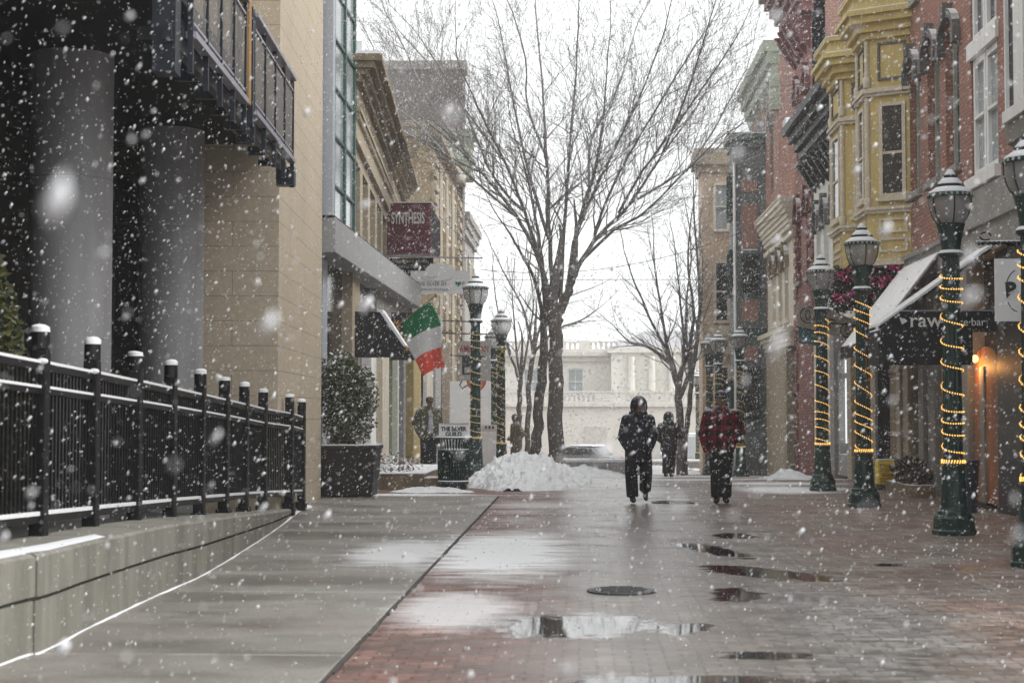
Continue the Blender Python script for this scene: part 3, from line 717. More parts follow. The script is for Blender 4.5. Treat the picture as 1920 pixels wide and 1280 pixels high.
# ground floors further along the left side
bl = thing('pale_shopfront', 'pale grey shopfront behind the man in the cap', 'shop building', (-4.7, 44, 0))
F2 = face_left(-4.62)
for x0, x1, m, dp in ((785, 793, 'grey_panel', .0), (793, 815, 'cream', -.05), (815, 826, 'grey_panel', .02), (826, 843, 'stone_old', .05)):
    m1 = MB(); a, b_ = pt(x0, 772, X=-4.62).y, pt(x1, 772, X=-4.62).y; m1.fbox(F2, a, b_, ground(b_)-.3, 3.9, -.3, dp); obj('shopfront_bay', m1, M[m], bl)
m1 = MB(); m1.box(-6, 43.1, 3.9, -4.5, 53, 4.6); obj('fascia', m1, M['stone_grey'], bl)
m1 = MB(); m1.fbox(F2, 46.2, 48.6, .3, 2.9, -.1, .0); obj('shop_window', m1, M['pane_shop'], bl)
# white panel added to stand for the bright gap by the far shops
p = pt(858, 800, Y=52.4); m1 = MB(); m1.box(p.x-.25, 52.3, ground(52)-.1, p.x+1.1, 52.36, 2.5); w = obj('bright_gap_panel', m1, M['sign_white']); tag(w, 'added white panel filling the bright gap behind the green lamp post', 'panel')

# low brick planter with dry plants
pl = thing('stone_planter', 'low snow topped stone planter of dry plants along the shopfront', 'planter', (-3.4, 31, 0))
m1 = MB(); m1.box(-4.5, 30.9, -.1, -2.98, 36, .30); m1.box(-2.98, 30.7, -.1, -2.5, 31.5, .24); obj('planter_wall', m1, M['stone_old'], pl, bevel=.02)
m1 = MB(); m1.box(-4.5, 30.88, .302, -2.96, 36, .325); obj('coping_snow', m1, M['snow'], pl, bevel=.01)
m1 = MB(); leaf_cloud(m1, (-3.9, 32, .42), (.75, 1.0, .28), 700, .09, 0, 0, 8); obj('plants', m1, [M['dryplant'], M['snow_dirty']], pl)

# dark planter with an evergreen bush
pl = thing('evergreen_planter', 'square dark planter holding a dense evergreen bush beside the tan wall', 'planter', (-4.0, 27.9, 0))
a, b_ = pt(597, 934, Z=0), pt(697, 934, Z=0); c, d = pt(596, 828, Y=a.y), pt(704, 836, Y=a.y)
cx = (a.x+b_.x)/2; yy = a.y+.45; hw0 = (b_.x-a.x)/2; hw1 = (d.x-c.x)/2; cx1 = (c.x+d.x)/2; zt = d.z
m1 = MB(); m1.hexa([(cx-hw0, yy-.42, .03), (cx+hw0, yy-.42, .03), (cx+hw0, yy+.42, .03), (cx-hw0, yy+.42, .03), (cx1-hw1, yy-.5, zt), (cx1+hw1, yy-.5, zt), (cx1+hw1, yy+.5, zt), (cx1-hw1, yy+.5, zt)]); obj('pot', m1, M['planter'], pl, bevel=.03)
m1 = MB(); m1.box(cx1-hw1-.02, yy-.53, zt-.06, cx1+hw1+.02, yy+.53, zt+.01); rm = obj('pot_rim', m1, M['planter'], pl, bevel=.02)
m1 = MB(); m1.box(cx1-hw1-.015, yy-.525, zt+.011, cx1+hw1+.015, yy-.40, zt+.03); m1.box(cx1+hw1-.2, yy-.39, zt+.011, cx1+hw1+.01, yy+.4, zt+.03); obj('rim_snow', m1, M['snow'], rm)
m1 = MB(); leaf_cloud(m1, (cx1-.12, yy, zt+.74), (.50, .46, .86), 3600, .075, .15, .2, 5, 3); leaf_cloud(m1, (cx1+.05, yy-.05, zt+.5), (.42, .42, .55), 1500, .075, .1, .2, 9, 3); leaf_cloud(m1, (cx1-.20, yy, zt+1.15), (.42, .38, .55), 2200, .075, .05, .1, 15, 3); leaf_cloud(m1, (cx1+.2, yy, zt+.95), (.32, .3, .5), 1200, .075, .1, .1, 25, 3); obj('bush', m1, [M['leaf'], M['leaf2'], M['leaf']], pl)
m1 = MB(); m1.tube([(cx1-.05, yy, zt), (cx1-.05, yy, zt+1.1)], [.04, .02], 8); obj('stem', m1, M['bark'], pl)
# ------------------------------------------------------------------ signs on the left
YS = 43.4
sg = thing('maroon_shop_sign', 'maroon hanging square sign reading SYNTHESIS in white', 'sign', tuple(pt(765, 430, Y=YS)))
a, b_ = pt(722, 381, Y=YS), pt(808, 475, Y=YS)
m1 = MB(); m1.box(a.x, YS, b_.z, b_.x, YS+1.1, a.z); obj('sign_box', m1, M['maroon'], sg, bevel=.01)
m1 = MB(); m1.box(a.x-.02, YS-.02, a.z+.001, b_.x+.02, YS+1.1, a.z+.03); obj('sign_snow', m1, M['snow'], sg)
m1 = MB(); q = pt(765, 410, Y=YS-.01)
text('lettering', 'SYNTHESIS', (q.x, YS-.012, q.z), .44, M['letter_white'], sg, xs=.43, bold=.008)
m1 = MB(); cx = (a.x+b_.x)/2; cz = pt(0, 450, Y=YS).z
for (x0, z0, x1, z1) in ((-.5, .12, .08, -.32), (.5, .12, -.08, -.32), (-.5, -.28, -.1, .2), (.5, -.28, .1, .2), (-.25, -.05, .25, -.05)):
    m1.tube([(cx+x0, YS-.004, cz+z0), (cx+x1, YS-.004, cz+z1)], .006, 4)
m1.box(cx-.14, YS-.012, cz-.02, cx+.12, YS-.002, cz+.05); obj('emblem', m1, mat('pinkish_line', (.40, .22, .25), .6), sg)
m1 = MB(); e = pt(820, 440, Y=YS); m1.prism([(b_.x+.002, YS+.1, a.z-.1), (e.x, YS+.7, a.z-.45), (e.x, YS+.7, b_.z-.05), (b_.x+.002, YS+.1, b_.z)], (.02, .04, 0)); obj('side_panel', m1, M['charcoal'], sg)
sg = thing('black_notice_panel', 'black panel of small white writing hanging below the maroon sign', 'sign', tuple(pt(765, 500, Y=YS)))
a, b_ = pt(728, 484, Y=YS+.3), pt(812, 540, Y=YS+.3); m1 = MB(); m1.box(a.x, YS+.3, b_.z, b_.x, YS+.34, a.z); obj('board', m1, M['canvas_black'], sg)
for k, s_ in enumerate(('COUNSELING  AND  WELLNESS', 'MASSAGE  THERAPY', 'YOGA  AND  REIKI')):
    q = pt(768, 490+k*10, Y=YS+.29); text('lettering', s_, (q.x, YS+.29, q.z), .11, M['letter_white'], sg, xs=.62)
sb = thing('sign_bracket', 'long iron rod bracket carrying the white jewellery sign', 'bracket', tuple(pt(720, 481, Y=YS-.15)))
a, b_ = pt(716, 480, Y=YS-.1), pt(905, 484, Y=YS-.1)
m1 = MB(); m1.tube([a, b_], .022, 6); obj('rod', m1, M['rail_steel'], sb)
m1 = MB(); m1.tube([b_, (b_.x-1.2, b_.y, b_.z+1.15)], .008, 4); obj('stay_wire', m1, M['wire'], sb)
sg = thing('silver_shop_sign', 'white arched sign reading THE SILVER SHOP with a teal heart', 'sign', tuple(pt(825, 525, Y=YS)))
a, b_ = pt(770, 508, Y=YS-.1), pt(880, 551, Y=YS-.1)
cx = (a.x+b_.x)/2; hw = (b_.x-a.x)/2; poly = [(a.x, a.z), (a.x, b_.z), (b_.x, b_.z), (b_.x, a.z)]
hx = hw*.50; zt = pt(0, 496, Y=YS-.1).z-a.z
arc = [(cx+hx*math.cos(t), a.z+.0+zt*math.sin(t)) for t in [PI*k/14 for k in range(15)]]
poly = [(a.x, a.z), (a.x, b_.z), (b_.x, b_.z), (b_.x, a.z)]+arc
m1 = MB(); m1.prism([(x, YS-.12, z) for x, z in poly], (0, .05, 0)); obj('board', m1, M['sign_white'], sg)
q = pt(823, 532, Y=YS-.13)
text('lettering', 'THE SILVER SH', (q.x-.20, YS-.127, q.z), .155, M['letter_grey'], sg, xs=.80)
text('lettering', 'P', (q.x+.665, YS-.127, q.z), .155, M['letter_grey'], sg, xs=.85)
text('lettering', 'JEWELRY BOUTIQUE', (q.x-.12, YS-.127, q.z-.155), .085, M['letter_grey'], sg, xs=.95)
hp = [(.085*math.sin(t)**3, .0053*(13*math.cos(t)-5*math.cos(2*t)-2*math.cos(3*t)-math.cos(4*t))) for t in [2*PI*k/28 for k in range(28)]]
m1 = MB(); m1.prism([(q.x+.525+x, YS-.128, q.z+z) for x, z in hp], (0, .006, 0)); obj('heart', m1, M['letter_teal'], sg)
m1 = MB(); m1.tube([(q.x-.3+.42*math.cos(t)*1.0+.25, YS-.124, q.z+.17+.09*math.sin(t)) for t in [PI*.9+k*.22 for k in range(18)]], .005, 4)
m1.tube([(q.x-.35, YS-.124, q.z+.2), (q.x-.2, YS-.124, q.z+.16), (q.x-.05, YS-.124, q.z+.21)], .006, 4); obj('flourish', m1, M['letter_grey'], sg)
m1 = MB()
for x in (a.x+.04, b_.x-.03): m1.tube([(x, YS-.1, a.z-.02), (x, YS-.1, pt(0, 481, Y=YS-.1).z)], .008, 5)
obj('hanger', m1, M['wire'], sg)

# grey sign with red letters, red disc sign
YA = 42.0
sg = thing('grey_hanging_sign', 'grey hanging sign with faded red AMERICAN lettering behind the lamp post', 'sign', tuple(pt(888, 675, Y=YA)))
a, b_ = pt(862, 639, Y=YA), pt(920, 713, Y=YA)
m1 = MB(); m1.box(a.x, YA, b_.z, b_.x, YA+.05, a.z); obj('board', m1, M['sign_grey'], sg)
q = pt(889, 654, Y=YA); text('lettering', 'AMERICAN', (q.x, YA-.008, q.z), .25, M['letter_red'], sg, xs=.62, bold=.004)
m1 = MB(); c = pt(878, 690, Y=YA); m1.box(c.x-.16, YA-.01, c.z+.03, c.x+.34, YA-.003, c.z+.30); m1.box(c.x-.16, YA-.01, c.z-.17, c.x-.10, YA-.003, c.z+.03); m1.box(c.x-.1, YA-.01, c.z-.17, c.x+.18, YA-.003, c.z-.13)
m1.lathe([(.0, .0)], 0, 0, 3, cap=False) if False else None
obj('pictogram', m1, M['charcoal'], sg)
m1 = MB(); z1 = pt(0, 617, Y=YA).z
for x in (a.x+.05, b_.x-.1): m1.tube([(x, YA+.02, a.z-.02), (x, YA+.02, z1)], .009, 5)
obj('hanger', m1, M['wire'], sg)
sb = thing('rod_bracket', 'pair of thin iron rods holding the grey hanging sign', 'bracket', tuple(pt(815, 612, Y=YA)))
m1 = MB(); m1.tube([pt(812, 600, Y=YA), pt(905, 604, Y=YA)], .018, 6); m1.tube([pt(812, 624, Y=YA+.02), pt(936, 627, Y=YA+.02)], .02, 6); m1.tube([pt(843, 666, Y=YA-.02), pt(908, 668, Y=YA-.02)], .015, 6); obj('rod', m1, M['wire'], sb)
m1 = MB(); m1.tube([pt(820+k*2.2, 621-2*math.sin(k*1.3), Y=YA) for k in range(14)], .012, 5); obj('scroll', m1, M['wire'], sb)
sg = thing('round_red_sign', 'round orange red sign hanging low behind the lamp post', 'sign', tuple(pt(893, 712, Y=46)))
c = pt(893, 709, Y=46); m1 = MB(); n = 28
m1.prism([(c.x+.30*math.cos(2*PI*k/n), 46, c.z+.38*math.sin(2*PI*k/n)) for k in range(n)], (0, .04, 0)); obj('disc', m1, M['orange_disc'], sg)
m1 = MB(); m1.prism([(c.x+.23*math.cos(2*PI*k/n), 45.99, c.z+.30*math.sin(2*PI*k/n)) for k in range(n)], (0, .009, 0)); obj('disc_face', m1, mat('faded_pink_face', (.5, .2, .14), .6), sg)
m1 = MB(); m1.tube([pt(868, 709, Y=46), pt(862, 722, Y=46), pt(867, 728, Y=46), pt(876, 722, Y=46)], .02, 5); m1.tube([(c.x, 46.02, c.z+.3), (c.x, 46.02, c.z+1.5)], .01, 5); obj('hanger', m1, M['wire'], sg)

# ------------------------------------------------------------------ tricolour flag
fl = thing('tricolour_flag', 'green white and red tricolour flag hanging from a slanted pole', 'flag', tuple(pt(740, 612, Y=36)))
YF = 35.5
a, b_ = pt(738, 616, Y=YF+.5), pt(818, 553, Y=YF-.3)
m1 = MB(); m1.tube([a, b_], .016, 8); m1.ell(b_, (.035, .035, .05), 10, 6); obj('pole', m1, M['wood'], fl)
A0, A1 = pt(754, 604, Y=YF), pt(806, 566, Y=YF-.3)                       # the hoist along the pole
D0, D1 = pt(797, 706, Y=YF+.05), pt(837, 688, Y=YF-.25)                  # lower end
mb = MB(); nu, nv = 16, 36; P_ = []
for j in range(nv+1):
    t = j/nv
    for i in range(nu+1):
        s = i/nu
        p = (A0.lerp(A1, s)).lerp(D0.lerp(D1, s), t)
        edge = Vector((math.sin(t*PI)*-.10*(1-s)+math.sin(t*PI*1.3)*.16*s*(1-t), 0, .05*math.sin(s*PI)*(.4+t)))
        wv = math.sin(s*7+t*4)*.055*(.25+t)+math.sin(t*11+s*3)*.04*t
        P_.append(p+edge+Vector((.35*wv, wv, 0)))
mb.v = [tuple(p) for p in P_]
for j in range(nv):
    for i in range(nu):
        k = j*(nu+1)+i; mb.f.append((k, k+1, k+nu+2, k+nu+1)); mb.mi.append(0 if j < nv*.36 else (1 if j < nv*.69 else 2))
o = obj('flag_cloth', mb, [M['flag_green'], M['flag_white'], M['flag_red']], fl, smooth=True, recalc=False)
sm = o.modifiers.new('thick', 'SOLIDIFY'); sm.thickness = .004

# ------------------------------------------------------------------ litter bin and the board behind it
bn = thing('litter_bin', 'dark green slatted litter bin with a flared top', 'litter bin', (0, 0, 0))
m1 = MB(); m1.lathe([(.25, .0), (.25, .10), (.27, .11), (.27, .13)], n=28); obj('base', m1, M['charcoal'], bn)
m1 = MB(); m1.lathe([(.255, .13), (.255, .80)], n=28); obj('liner', m1, M['dark'], bn)
m1 = MB()
for k in range(34):
    a = 2*PI*k/34; ca, sa = math.cos(a), math.sin(a)
    pts = [(r*ca, r*sa, z) for r, z in ((.275, .13), (.285, .5), (.285, .78), (.30, .88), (.345, 1.0))]
    m1.tube(pts, .017, 4)
obj('slats', m1, M['bin_green'], bn)
for z, r in ((.16, .297), (.76, .303)):
    m1 = MB(); m1.lathe([(r-.02, z-.025), (r, z-.025), (r, z+.025), (r-.02, z+.025)], n=32); ri = obj('band', m1, M['bin_green'], bn)
    m2 = MB(); m2.lathe([(r-.02, z+.026), (r+.001, z+.026), (r-.006, z+.045), (r-.02, z+.045)], n=32); obj('band_snow', m2, M['snow'], ri)
m1 = MB(); m1.lathe([(.34, .985), (.362, .99), (.362, 1.015), (.30, 1.02), (.29, 1.0)], n=32, cap=False); rr_ = obj('rim', m1, M['bin_green'], bn, smooth=True)
m2 = MB(); m2.lathe([(.30, 1.021), (.358, 1.018), (.345, 1.04), (.305, 1.04)], n=32, cap=False); obj('rim_snow', m2, M['snow'], rr_, smooth=True)
q = pt(848, 921, Z=0); bn.location = (q.x, q.y+.25, 0)
sg = thing('pavement_sign', 'white pavement board lettered THE SILVER GUILD behind the green bin', 'sign', (0, 31.2, 0))
a, b_ = pt(823, 795, Y=31.3), pt(878, 822, Y=31.3); m1 = MB(); m1.box(a.x, 31.3, .05, b_.x, 31.35, a.z); obj('board', m1, M['sign_white'], sg)
cx = (a.x+b_.x)/2; q = pt(851, 804, Y=31.3); q2 = pt(851, 814, Y=31.3)
text('lettering', 'THE SILVER', (cx, 31.294, q.z), .115, M['letter_black'], sg, xs=.85, bold=.004); text('lettering', 'GUILD', (cx, 31.294, q2.z), .115, M['letter_black'], sg, xs=.95, bold=.004)
m1 = MB(); m1.box(a.x+.02, 31.351, .0, a.x+.06, 31.8, .05); m1.box(b_.x-.06, 31.351, .0, b_.x-.02, 31.8, .05); m1.box(a.x-.01, 31.29, a.z+.001, b_.x+.01, 31.36, a.z+.02); obj('feet', m1, M['sign_grey'], sg)
# two white planter-like boards beyond
for k, (x0, x1, y0, lab) in enumerate(((903, 930, 797, 'white banner board with black and white top edge past the lamp post'), (931, 946, 803, 'narrow white banner board next to the tan figure'))):
    sg = thing('banner_board', lab, 'board', (0, 46+k, 0)); a, b_ = pt(x0, y0, Y=46+k), pt(x1, 868, Y=46+k)
    m1 = MB(); m1.box(a.x, 46+k, ground(46)-.1, b_.x, 46.05+k, a.z); obj('board', m1, M['sign_white'], sg)
    m1 = MB(); m1.box(a.x-.01, 45.98+k, a.z-.13, b_.x+.01, 46.06+k, a.z+.02); hd = obj('header', m1, M['letter_white'], sg)
    if k == 0:
        m2 = MB()
        for j in range(3): m2.box(a.x+.10+j*.10, 45.972, a.z-.10, a.x+.16+j*.10, 45.979, a.z-.02)
        obj('header_marks', m2, M['letter_black'], hd)

# ------------------------------------------------------------------ street lamps
lp = thing('street_lamp', 'x', 'street lamp', (0, 0, 0), 'green cast iron street lamps wound with lights')
G_ = M['lamp_green']
m1 = MB(); m1.lathe([(.265, 0), (.27, .05), (.25, .07), (.245, .20), (.225, .235), (.205, .25)], n=8, phase=PI/8); m1.lathe([(.205, .251), (.20, .29), (.175, .31), (.165, .34), (.155, .60), (.14, .80), (.15, .83), (.15, .87), (.122, .90)], n=16); obj('base', m1, G_, lp, bevel=.006)
m1 = MB(); n = 32
rg = []
for z, r in ((.90, .118), (2.2, .111), (3.42, .104)): rg.append((z, r))
vs = []
for z, r in rg:
    for k in range(n): a = 2*PI*k/n; q = r*(1 if k % 2 else .93); vs.append((q*math.cos(a), q*math.sin(a), z))
m1.add(vs, [(i*n+k, i*n+(k+1) % n, (i+1)*n+(k+1) % n, (i+1)*n+k) for i in range(2) for k in range(n)]); obj('shaft', m1, G_, lp)
m1 = MB(); m1.lathe([(.105, 3.40), (.15, 3.43), (.155, 3.46), (.12, 3.48), (.115, 3.50), (.135, 3.64), (.15, 3.72), (.17, 3.80), (.18, 3.83), (.12, 3.84)], n=20); nk = obj('neck', m1, G_, lp, smooth=True)
m2 = MB(); m2.lathe([(.12, 3.482), (.154, 3.462), (.15, 3.475), (.125, 3.50)], n=20, cap=False); obj('neck_snow', m2, M['snow'], nk, smooth=True)
prof = [(.15, 3.835), (.19, 3.88), (.228, 3.96), (.25, 4.05), (.258, 4.17)]
m1 = MB(); m1.lathe(prof, n=24, cap=False); obj('globe', m1, M['globe'], lp, smooth=True)
m1 = MB()
for k in range(6):
    a = 2*PI*k/6+.3; m1.tube([((r+.012)*math.cos(a), (r+.012)*math.sin(a), z) for r, z in prof], .009, 5)
obj('globe_rib', m1, G_, lp)
m1 = MB(); m1.lathe([(.262, 4.155), (.282, 4.16), (.285, 4.20), (.265, 4.205), (.15, 4.275), (.165, 4.28), (.174, 4.295), (.174, 4.315), (.15, 4.32), (.075, 4.385), (.06, 4.40), (.088, 4.412), (.088, 4.43), (.06, 4.44), (.02, 4.485)], n=24); cp = obj('roof', m1, G_, lp, smooth=True)
m2 = MB()
for ra, za, rb, zb_ in ((.262, 4.207, .165, 4.262), (.152, 4.320, .085, 4.376), (.066, 4.438, .012, 4.49)): m2.lathe([(ra, za), (ra-.004, za+.02), (rb+.012, zb_+.02), (rb, zb_)], n=24, cap=False)
m2.lathe([(.03, 4.488), (.0, 4.505)], n=12, cap=False)
obj('roof_snow', m2, M['snow'], cp, smooth=True)
m3 = MB()
for k in range(26):
    a = 2*PI*k/26; m3.box(.283*math.cos(a)-.012, .283*math.sin(a)-.012, 4.165, .283*math.cos(a)+.012, .283*math.sin(a)+.012, 4.195)
obj('fretwork', m3, M['jamb'], cp)
def rope(hand, seed):
    rr = random.Random(seed); pts = []; z = 3.25; a = rr.uniform(0, 6)
    while z > .93:
        step = .085; a += hand*step*5.6; turn = (.258+.07*math.sin(z*3.1+seed)+.06*math.sin(z*7.7))/(2*PI)
        z -= step*5.6*turn*.93; pts.append((.129*math.cos(a), .129*math.sin(a), z+.03*math.sin(a+seed)))
    for k in range(70): a += hand*.5; pts.append((.135*math.cos(a), .135*math.sin(a), .915-.0011*k))
    fine = []
    for p, q in zip(pts, pts[1:]): fine += [Vector(p), (Vector(p)+Vector(q))/2]
    c = MB(); c.tube([Vector(p) for p in pts], .008, 5)
    e = MB()
    for p in fine:
        s = .0105; p = Vector(p); p = Vector((p.x*1.04, p.y*1.04, p.z))
        e.add([p+Vector(d)*s for d in ((1, 0, 0), (0, 1, 0), (-1, 0, 0), (0, -1, 0), (0, 0, 1.2), (0, 0, -1.2))], [(0, 1, 4), (1, 2, 4), (2, 3, 4), (3, 0, 4), (1, 0, 5), (2, 1, 5), (3, 2, 5), (0, 3, 5)])
    return c, e
c_, e_ = rope(1, 1); cd = obj('light_cord', c_, M['cord'], lp); obj('bulbs', e_, M['rope'], cd)
def lamp_at(x, ybase, ytop, label, Y=None, first=False, rz=0):
    Y = Y or 4500/(ybase-772); b_ = pt(x, (ybase+ytop)/2, Y=Y); z0 = ground(Y)
    h = pt(x, ytop, Y=Y).z-z0
    if first: lp.location = (b_.x, Y, z0); lp.rotation_euler = (0, 0, rz); lp['label'] = label; lp.scale = (h/4.5,)*3; return lp
    return dup(lp, (b_.x, Y, z0), rz, label, h/4.5)
lamp_at(1785, 998, 319, 'green street lamp in front of the black juice bar awning', first=True, rz=.2)
lamp_at(1936, 1057, 245, 'green street lamp cut by the picture edge beside the white letter B sign', rz=1.4)
lamp_at(1618, 948, 420, 'green street lamp standing before the white sloping awning', rz=2.4)
lamp_at(1541, 918, 478, 'green street lamp in front of the weathered art nouveau sign', rz=3.9)
lamp_at(892, 0, 513, 'green street lamp beside the white silver shop sign and snow mound', Y=37, rz=.8)
lamp_at(940, 0, 580, 'green street lamp left of the bare trees with a yellow bow', Y=47, rz=2)
lamp_at(926, 0, 612, 'green street lamp half hidden behind the one with the yellow bow', Y=54, rz=3)
lamp_at(1385, 0, 612, 'distant green street lamp right behind the man in plaid', Y=47.5, rz=4)
lamp_at(1345, 0, 620, 'middle one of three distant lamps by the orange building', Y=53, rz=5)
lamp_at(1328, 0, 626, 'distant green lamp closest to the trees by the orange building', Y=58, rz=1)
lamp_at(1307, 0, 692, 'small far street lamp between the forked tree and plaid man', Y=80, rz=1)
dim = None
for o in [q for q in bpy.data.objects if q.name.startswith('street_lamp') and q.location.y > 34]:          # barely glowing by day
    for ch in o.children:
        for b_ in ch.children:
            if b_.name.startswith('bulbs'):
                if dim is None: dim = b_.data.copy(); dim.materials[0] = M['rope_dim']
                b_.data = dim
bw = MB(); c = pt(942, 655, Y=46.9)
for s in (-1, 1): bw.tube([(c.x, 46.85, c.z), (c.x+s*.09, 46.83, c.z+.10), (c.x+s*.12, 46.83, c.z), (c.x, 46.85, c.z-.02)], .03, 6)
bw.tube([(c.x-.1, 46.87, c.z-.2), (c.x, 46.8, c.z-.03), (c.x+.1, 46.87, c.z-.2)], .03, 6)
tag(obj('ribbon_bow', bw, mat('olive_ribbon', (.33, .30, .05), .6)), 'yellow green ribbon bow tied on a far lamp post', 'bow')
# ------------------------------------------------------------------ right side of the street
XR = 6.3
FR = face_right(XR)
def pyr(x, X=XR): return pt(x, 772, X=X).y

# red brick building with hooded windows, white window group and white oriel
bl = thing('red_brick_building', 'red brick building with hooded arched windows and a white oriel', 'building', (XR, 25, 0))
hw_ = [(pyr(1731), pyr(1712)), (pyr(1768), pyr(1746)), (pyr(1806), pyr(1780))]
ops = [(a, b_, 5.6, 7.95) for a, b_ in hw_]+[(24.15, 25.75, 5.2, 9.4)]+[(a, b_, 9.2, 11.2) for a, b_ in hw_]
m1 = MB(); wallf(m1, FR, 12, 30.48, 4.35, 13.2, ops, .24); obj('wall', m1, M['brick_red'], bl)
m1 = MB(); m1.box(XR+.36, 12, -.1, 14, 30.45, 13.1); obj('body', m1, M['charcoal'], bl)
for a, b_ in hw_:
    window(bl, FR, a, b_, 5.6, 7.9, .2, .07, 'jamb', 'pane', True, sill='stone_grey', arch=(.28, 'hood'))
    window(bl, FR, a, b_, 9.2, 11.15, .2, .07, 'jamb', 'pane', True, sill='stone_grey', arch=(.28, 'hood'))
for z0, z1 in ((5.22, 7.1), (7.4, 9.38)):
    for a, b_ in ((24.17, 24.93), (24.97, 25.73)): window(bl, FR, a, b_, z0, z1, .10, .10, 'white_paint', 'pane_sky' if z0 < 6 else 'pane', True)
m1 = MB(); m1.fbox(FR, 24.05, 25.85, 7.12, 7.38, -.2, .05); obj('window_transom', m1, M['white_paint'], bl)
m1 = MB(); m1.fbox(FR, 24.0, 25.9, 5.02, 5.2, -.2, .1); obj('window_sill', m1, M['white_paint'], bl)
m1 = MB(); m1.fbox(FR, 22.2, 27.4, 4.36, 4.98, -.1, .06); obj('stone_panel', m1, M['stone_grey'], bl)
m1 = MB(); m1.fbox(FR, 12, 30.46, 3.92, 4.345, -.3, .14); m1.fbox(FR, 12, 30.46, 4.346, 4.42, -.3, .2); obj('lintel_band', m1, M['stone_grey'], bl)
orl = MB(); orl.box(5.62, 15.5, 5.24, XR-.002, 21.0, 9.8); ow = obj('oriel', orl, M['charcoal'], bl)
FO = face_right(5.62); m1 = MB()
for a, b_ in ((20.05, 20.5), (18.2, 18.6), (16.2, 16.6)): m1.fbox(FO, a, b_, 5.25, 9.8, .0, .07)
m1.fbox(FO, 15.5, 21.0, 5.245, 5.4, .001, .09); m1.fbox(FO, 15.5, 20.04, 7.3, 7.5, .001, .05); m1.fbox(FO, 20.95, 21.0, 5.41, 9.8, .001, .05); obj('oriel_frame', m1, M['white_paint'], ow)
m1 = MB(); m1.fbox(FO, 18.62, 20.03, 5.41, 9.7, -.01, .02); m1.fbox(FO, 16.62, 18.18, 5.41, 9.7, -.01, .02); obj('oriel_pane', m1, M['pane'], ow)
m1 = MB(); m1.prism([(5.58, 15.4, 5.235), (XR-.003, 15.4, 5.235), (XR-.003, 15.4, 4.7), (5.95, 15.4, 4.82), (5.62, 15.4, 5.0)], (0, 5.7, 0)); obj('oriel_corbel', m1, M['stone_grey'], ow)
# ground floor of the brick building and the juice bar
m1 = MB(); m1.fbox(FR, 12, 30.46, .0, 3.91, -.34, -.22); obj('shop_window', m1, M['pane_shop'], bl)
for x0, x1, m, z1, dp in ((1874, 1930, 'wet_dark', 3.9, .03), (1806, 1822, 'stone_grey', 3.9, .06), (1770, 1784, 'stone_old', 3.9, .05), (1745, 1757, 'stone_grey', 3.9, .05), (1728, 1737, 'stone_grey', 3.9, .06), (1706, 1712, 'stone_tan', 3.9, .1)):
    a, b_ = pyr(x1), pyr(x0); m1 = MB(); m1.fbox(FR, a, b_, .0, z1, -.25, dp); obj('pilaster', m1, M[m], bl, bevel=.01)
a, b_ = pyr(1873), pyr(1830); m1 = MB(); m1.fbox(FR, a, b_, .1, 2.25, -.1, .02)
n = 10; cm = (a+b_)/2; m1.prism([FR.p(cm+(b_-a)/2*math.cos(PI*k/n), 2.252+.26*math.sin(PI*k/n), .0) for k in range(n+1)], FR.n*.02); obj('doorway', m1, M['door_orange'], bl)
a, b_ = pyr(1851), pyr(1843); m1 = MB(); m1.fbox(FR, a, b_, .1, 2.2, .021, .05); obj('door_post', m1, M['stone_grey'], bl)
m1 = MB(); m1.ell((XR-.10, cm+.3, 2.33), (.05, .05, .06), 10, 8); obj('door_lamp', m1, M['bulb'], bl, smooth=True)
pl_ = bpy.data.lights.new('doorway_lamp', 'POINT'); pl_.energy = 7; pl_.color = (1., .45, .12); pl_.shadow_soft_size = .06; po_ = bpy.data.objects.new('doorway_lamp', pl_); COL.objects.link(po_); po_.location = (XR-.2, cm+.3, 2.2)
a, b_ = pyr(1745), pyr(1692); m1 = MB()
for k in range(7): w_ = (b_-a)/7; m1.fbox(FR, a+k*w_, a+(k+1)*w_-.02, .18, .92, -.2, -.05)
m1.fbox(FR, a, b_, .925, 1.02, -.2, .05); obj('bulkhead_boards', m1, M['timber_grey'], bl)
cornice(bl, FR, 12, 30.4, 12.6, 13.4, .5, 'stone_grey', 4)

